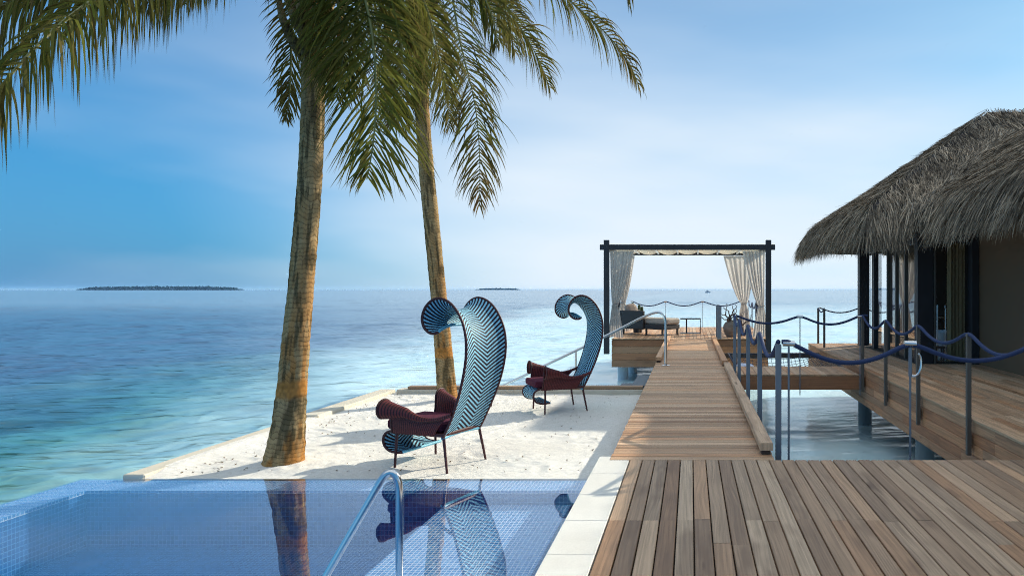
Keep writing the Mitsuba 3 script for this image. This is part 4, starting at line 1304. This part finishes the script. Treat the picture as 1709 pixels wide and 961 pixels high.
put(ch_key, 'scroll_bar', tube(bends[1], 0.014, 10), 'blue_tube', smooth=True)
low_prof = [[0.60, 0.335], [0.67, 0.33], [0.722, 0.285], [0.728, 0.225], [0.69, 0.168], [0.625, 0.142], [0.55, 0.138], [0.50, 0.145]]
lm, luv, ledge, lends = ribbon(low_prof, lambda t: 0.275 + 0 * t, lambda t: -0.03 * np.sin(PI * t), 60)
put(ch_key, 'lower_scroll', lm, 'chevron_weave', smooth=True, uv=luv)
for e in ledge:
    put(ch_key, 'edging', tube(e, 0.0125, 9), 'maroon_tube', smooth=True)
put(ch_key, 'lower_bar', tube(lends[1], 0.014, 10), 'blue_tube', smooth=True)
put(ch_key, 'seat', box(0.02, 0.62, -0.29, 0.29, 0.318, 0.352, 0.008), 'maroon_tube')
cush = box(0.06, 0.70, -0.265, 0.265, 0.356, 0.445, 0.018)
put(ch_key, 'cushion', cush, 'cushion_maroon')
for sg in (-1, 1):
    n, m = 60, 26
    U, Wd, Zz, UV = [], [], [], []
    rim = []
    for i in range(n):
        s = i / (n - 1)
        u = -0.09 + 0.70 * s - 0.02 * s * s
        zb = 0.325 if s > 0.16 else 0.325 + (0.16 - s) * 0.9
        ztop = 0.565 - 0.055 * math.sin(PI * min(1, s / 0.75)) + 0.12 * smooth01(s) if False else 0.56 - 0.06 * math.sin(PI * min(1.0, s / 0.7)) + 0.105 * max(0, (s - 0.45) / 0.55) ** 1.6
        r = 0.016 + 0.075 * max(0, (s - 0.30) / 0.70) ** 1.5
        ub = 0.03 + 0.58 * s
        pts = []
        for q in range(10):
            v = q / 9
            pts.append((ub * (1 - v) + u * v + 0.0, 0.292 + 0.012 * math.sin(PI * v) + 0.02 * s * v, zb + (ztop - r - zb) * v))
        for q in range(1, 17):
            a = q / 16 * math.radians(255)
            pts.append((u + 0.05 * (q / 16) * max(0, s - 0.5), 0.292 + 0.02 * s + r - r * math.cos(a), ztop - r + r * math.sin(a)))
        cum = 0
        for q, (a, b, c) in enumerate(pts):
            if q:
                cum += math.dist(pts[q - 1], pts[q])
            U.append(a), Wd.append(sg * b), Zz.append(c)
            UV.append((cum, u))
        rim.append(pts[-1])
    mm = len(pts)
    am = grid_mesh(np.array(U).reshape(n, mm), np.array(Wd).reshape(n, mm), np.array(Zz).reshape(n, mm))
    if sg > 0:
        am.faces = am.faces[:, ::-1]
    ak = put(ch_key, 'armrest', am, 'maroon_weave', smooth=True, uv=np.array(UV))
    P_ = np.stack([np.array(U).reshape(n, mm), np.array(Wd).reshape(n, mm), np.array(Zz).reshape(n, mm)], -1)
    put(ak, 'edging', cat([tube(P_[-1], 0.009, 8), tube(P_[:, -1], 0.007, 8)]), 'maroon_tube', smooth=True)
for (u, w, uf, wf) in ((0.03, -0.27, -0.035, -0.30), (0.03, 0.27, -0.035, 0.30), (0.565, -0.275, 0.575, -0.295), (0.565, 0.275, 0.575, 0.295)):
    put(ch_key, 'leg', tube([[u, w, 0.33], [uf, wf, -0.03]], [0.0145, 0.011], 12), 'maroon_tube', smooth=40)


def chair_place(cx, cy, fx, fy, z):
    f = np.array([fx, fy]) / math.hypot(fx, fy)
    M = np.eye(4)
    M[:2, 0] = f
    M[:2, 1] = [-f[1], f[0]]
    M[:2, 3] = np.array([cx, cy]) - f * 0.27
    M[2, 3] = z
    return M


M1 = chair_place(-2.45, 7.06, -0.937, 0.33, SAND + 0.0)
M2 = chair_place(-1.86, 10.22, -0.885, -0.465, SAND + 0.0)
copy_tree(ch_key, 'lounge_chair', T(M2), 'farther tall lounge chair, woven blue chevrons and maroon, in the shade before the steel handrail', 'chair', 'tall woven lounge chairs on the sand')
for s in [s for s in scene if s.startswith(ch_key + '__')]:
    scene[s]['to_world'] = T(M1)
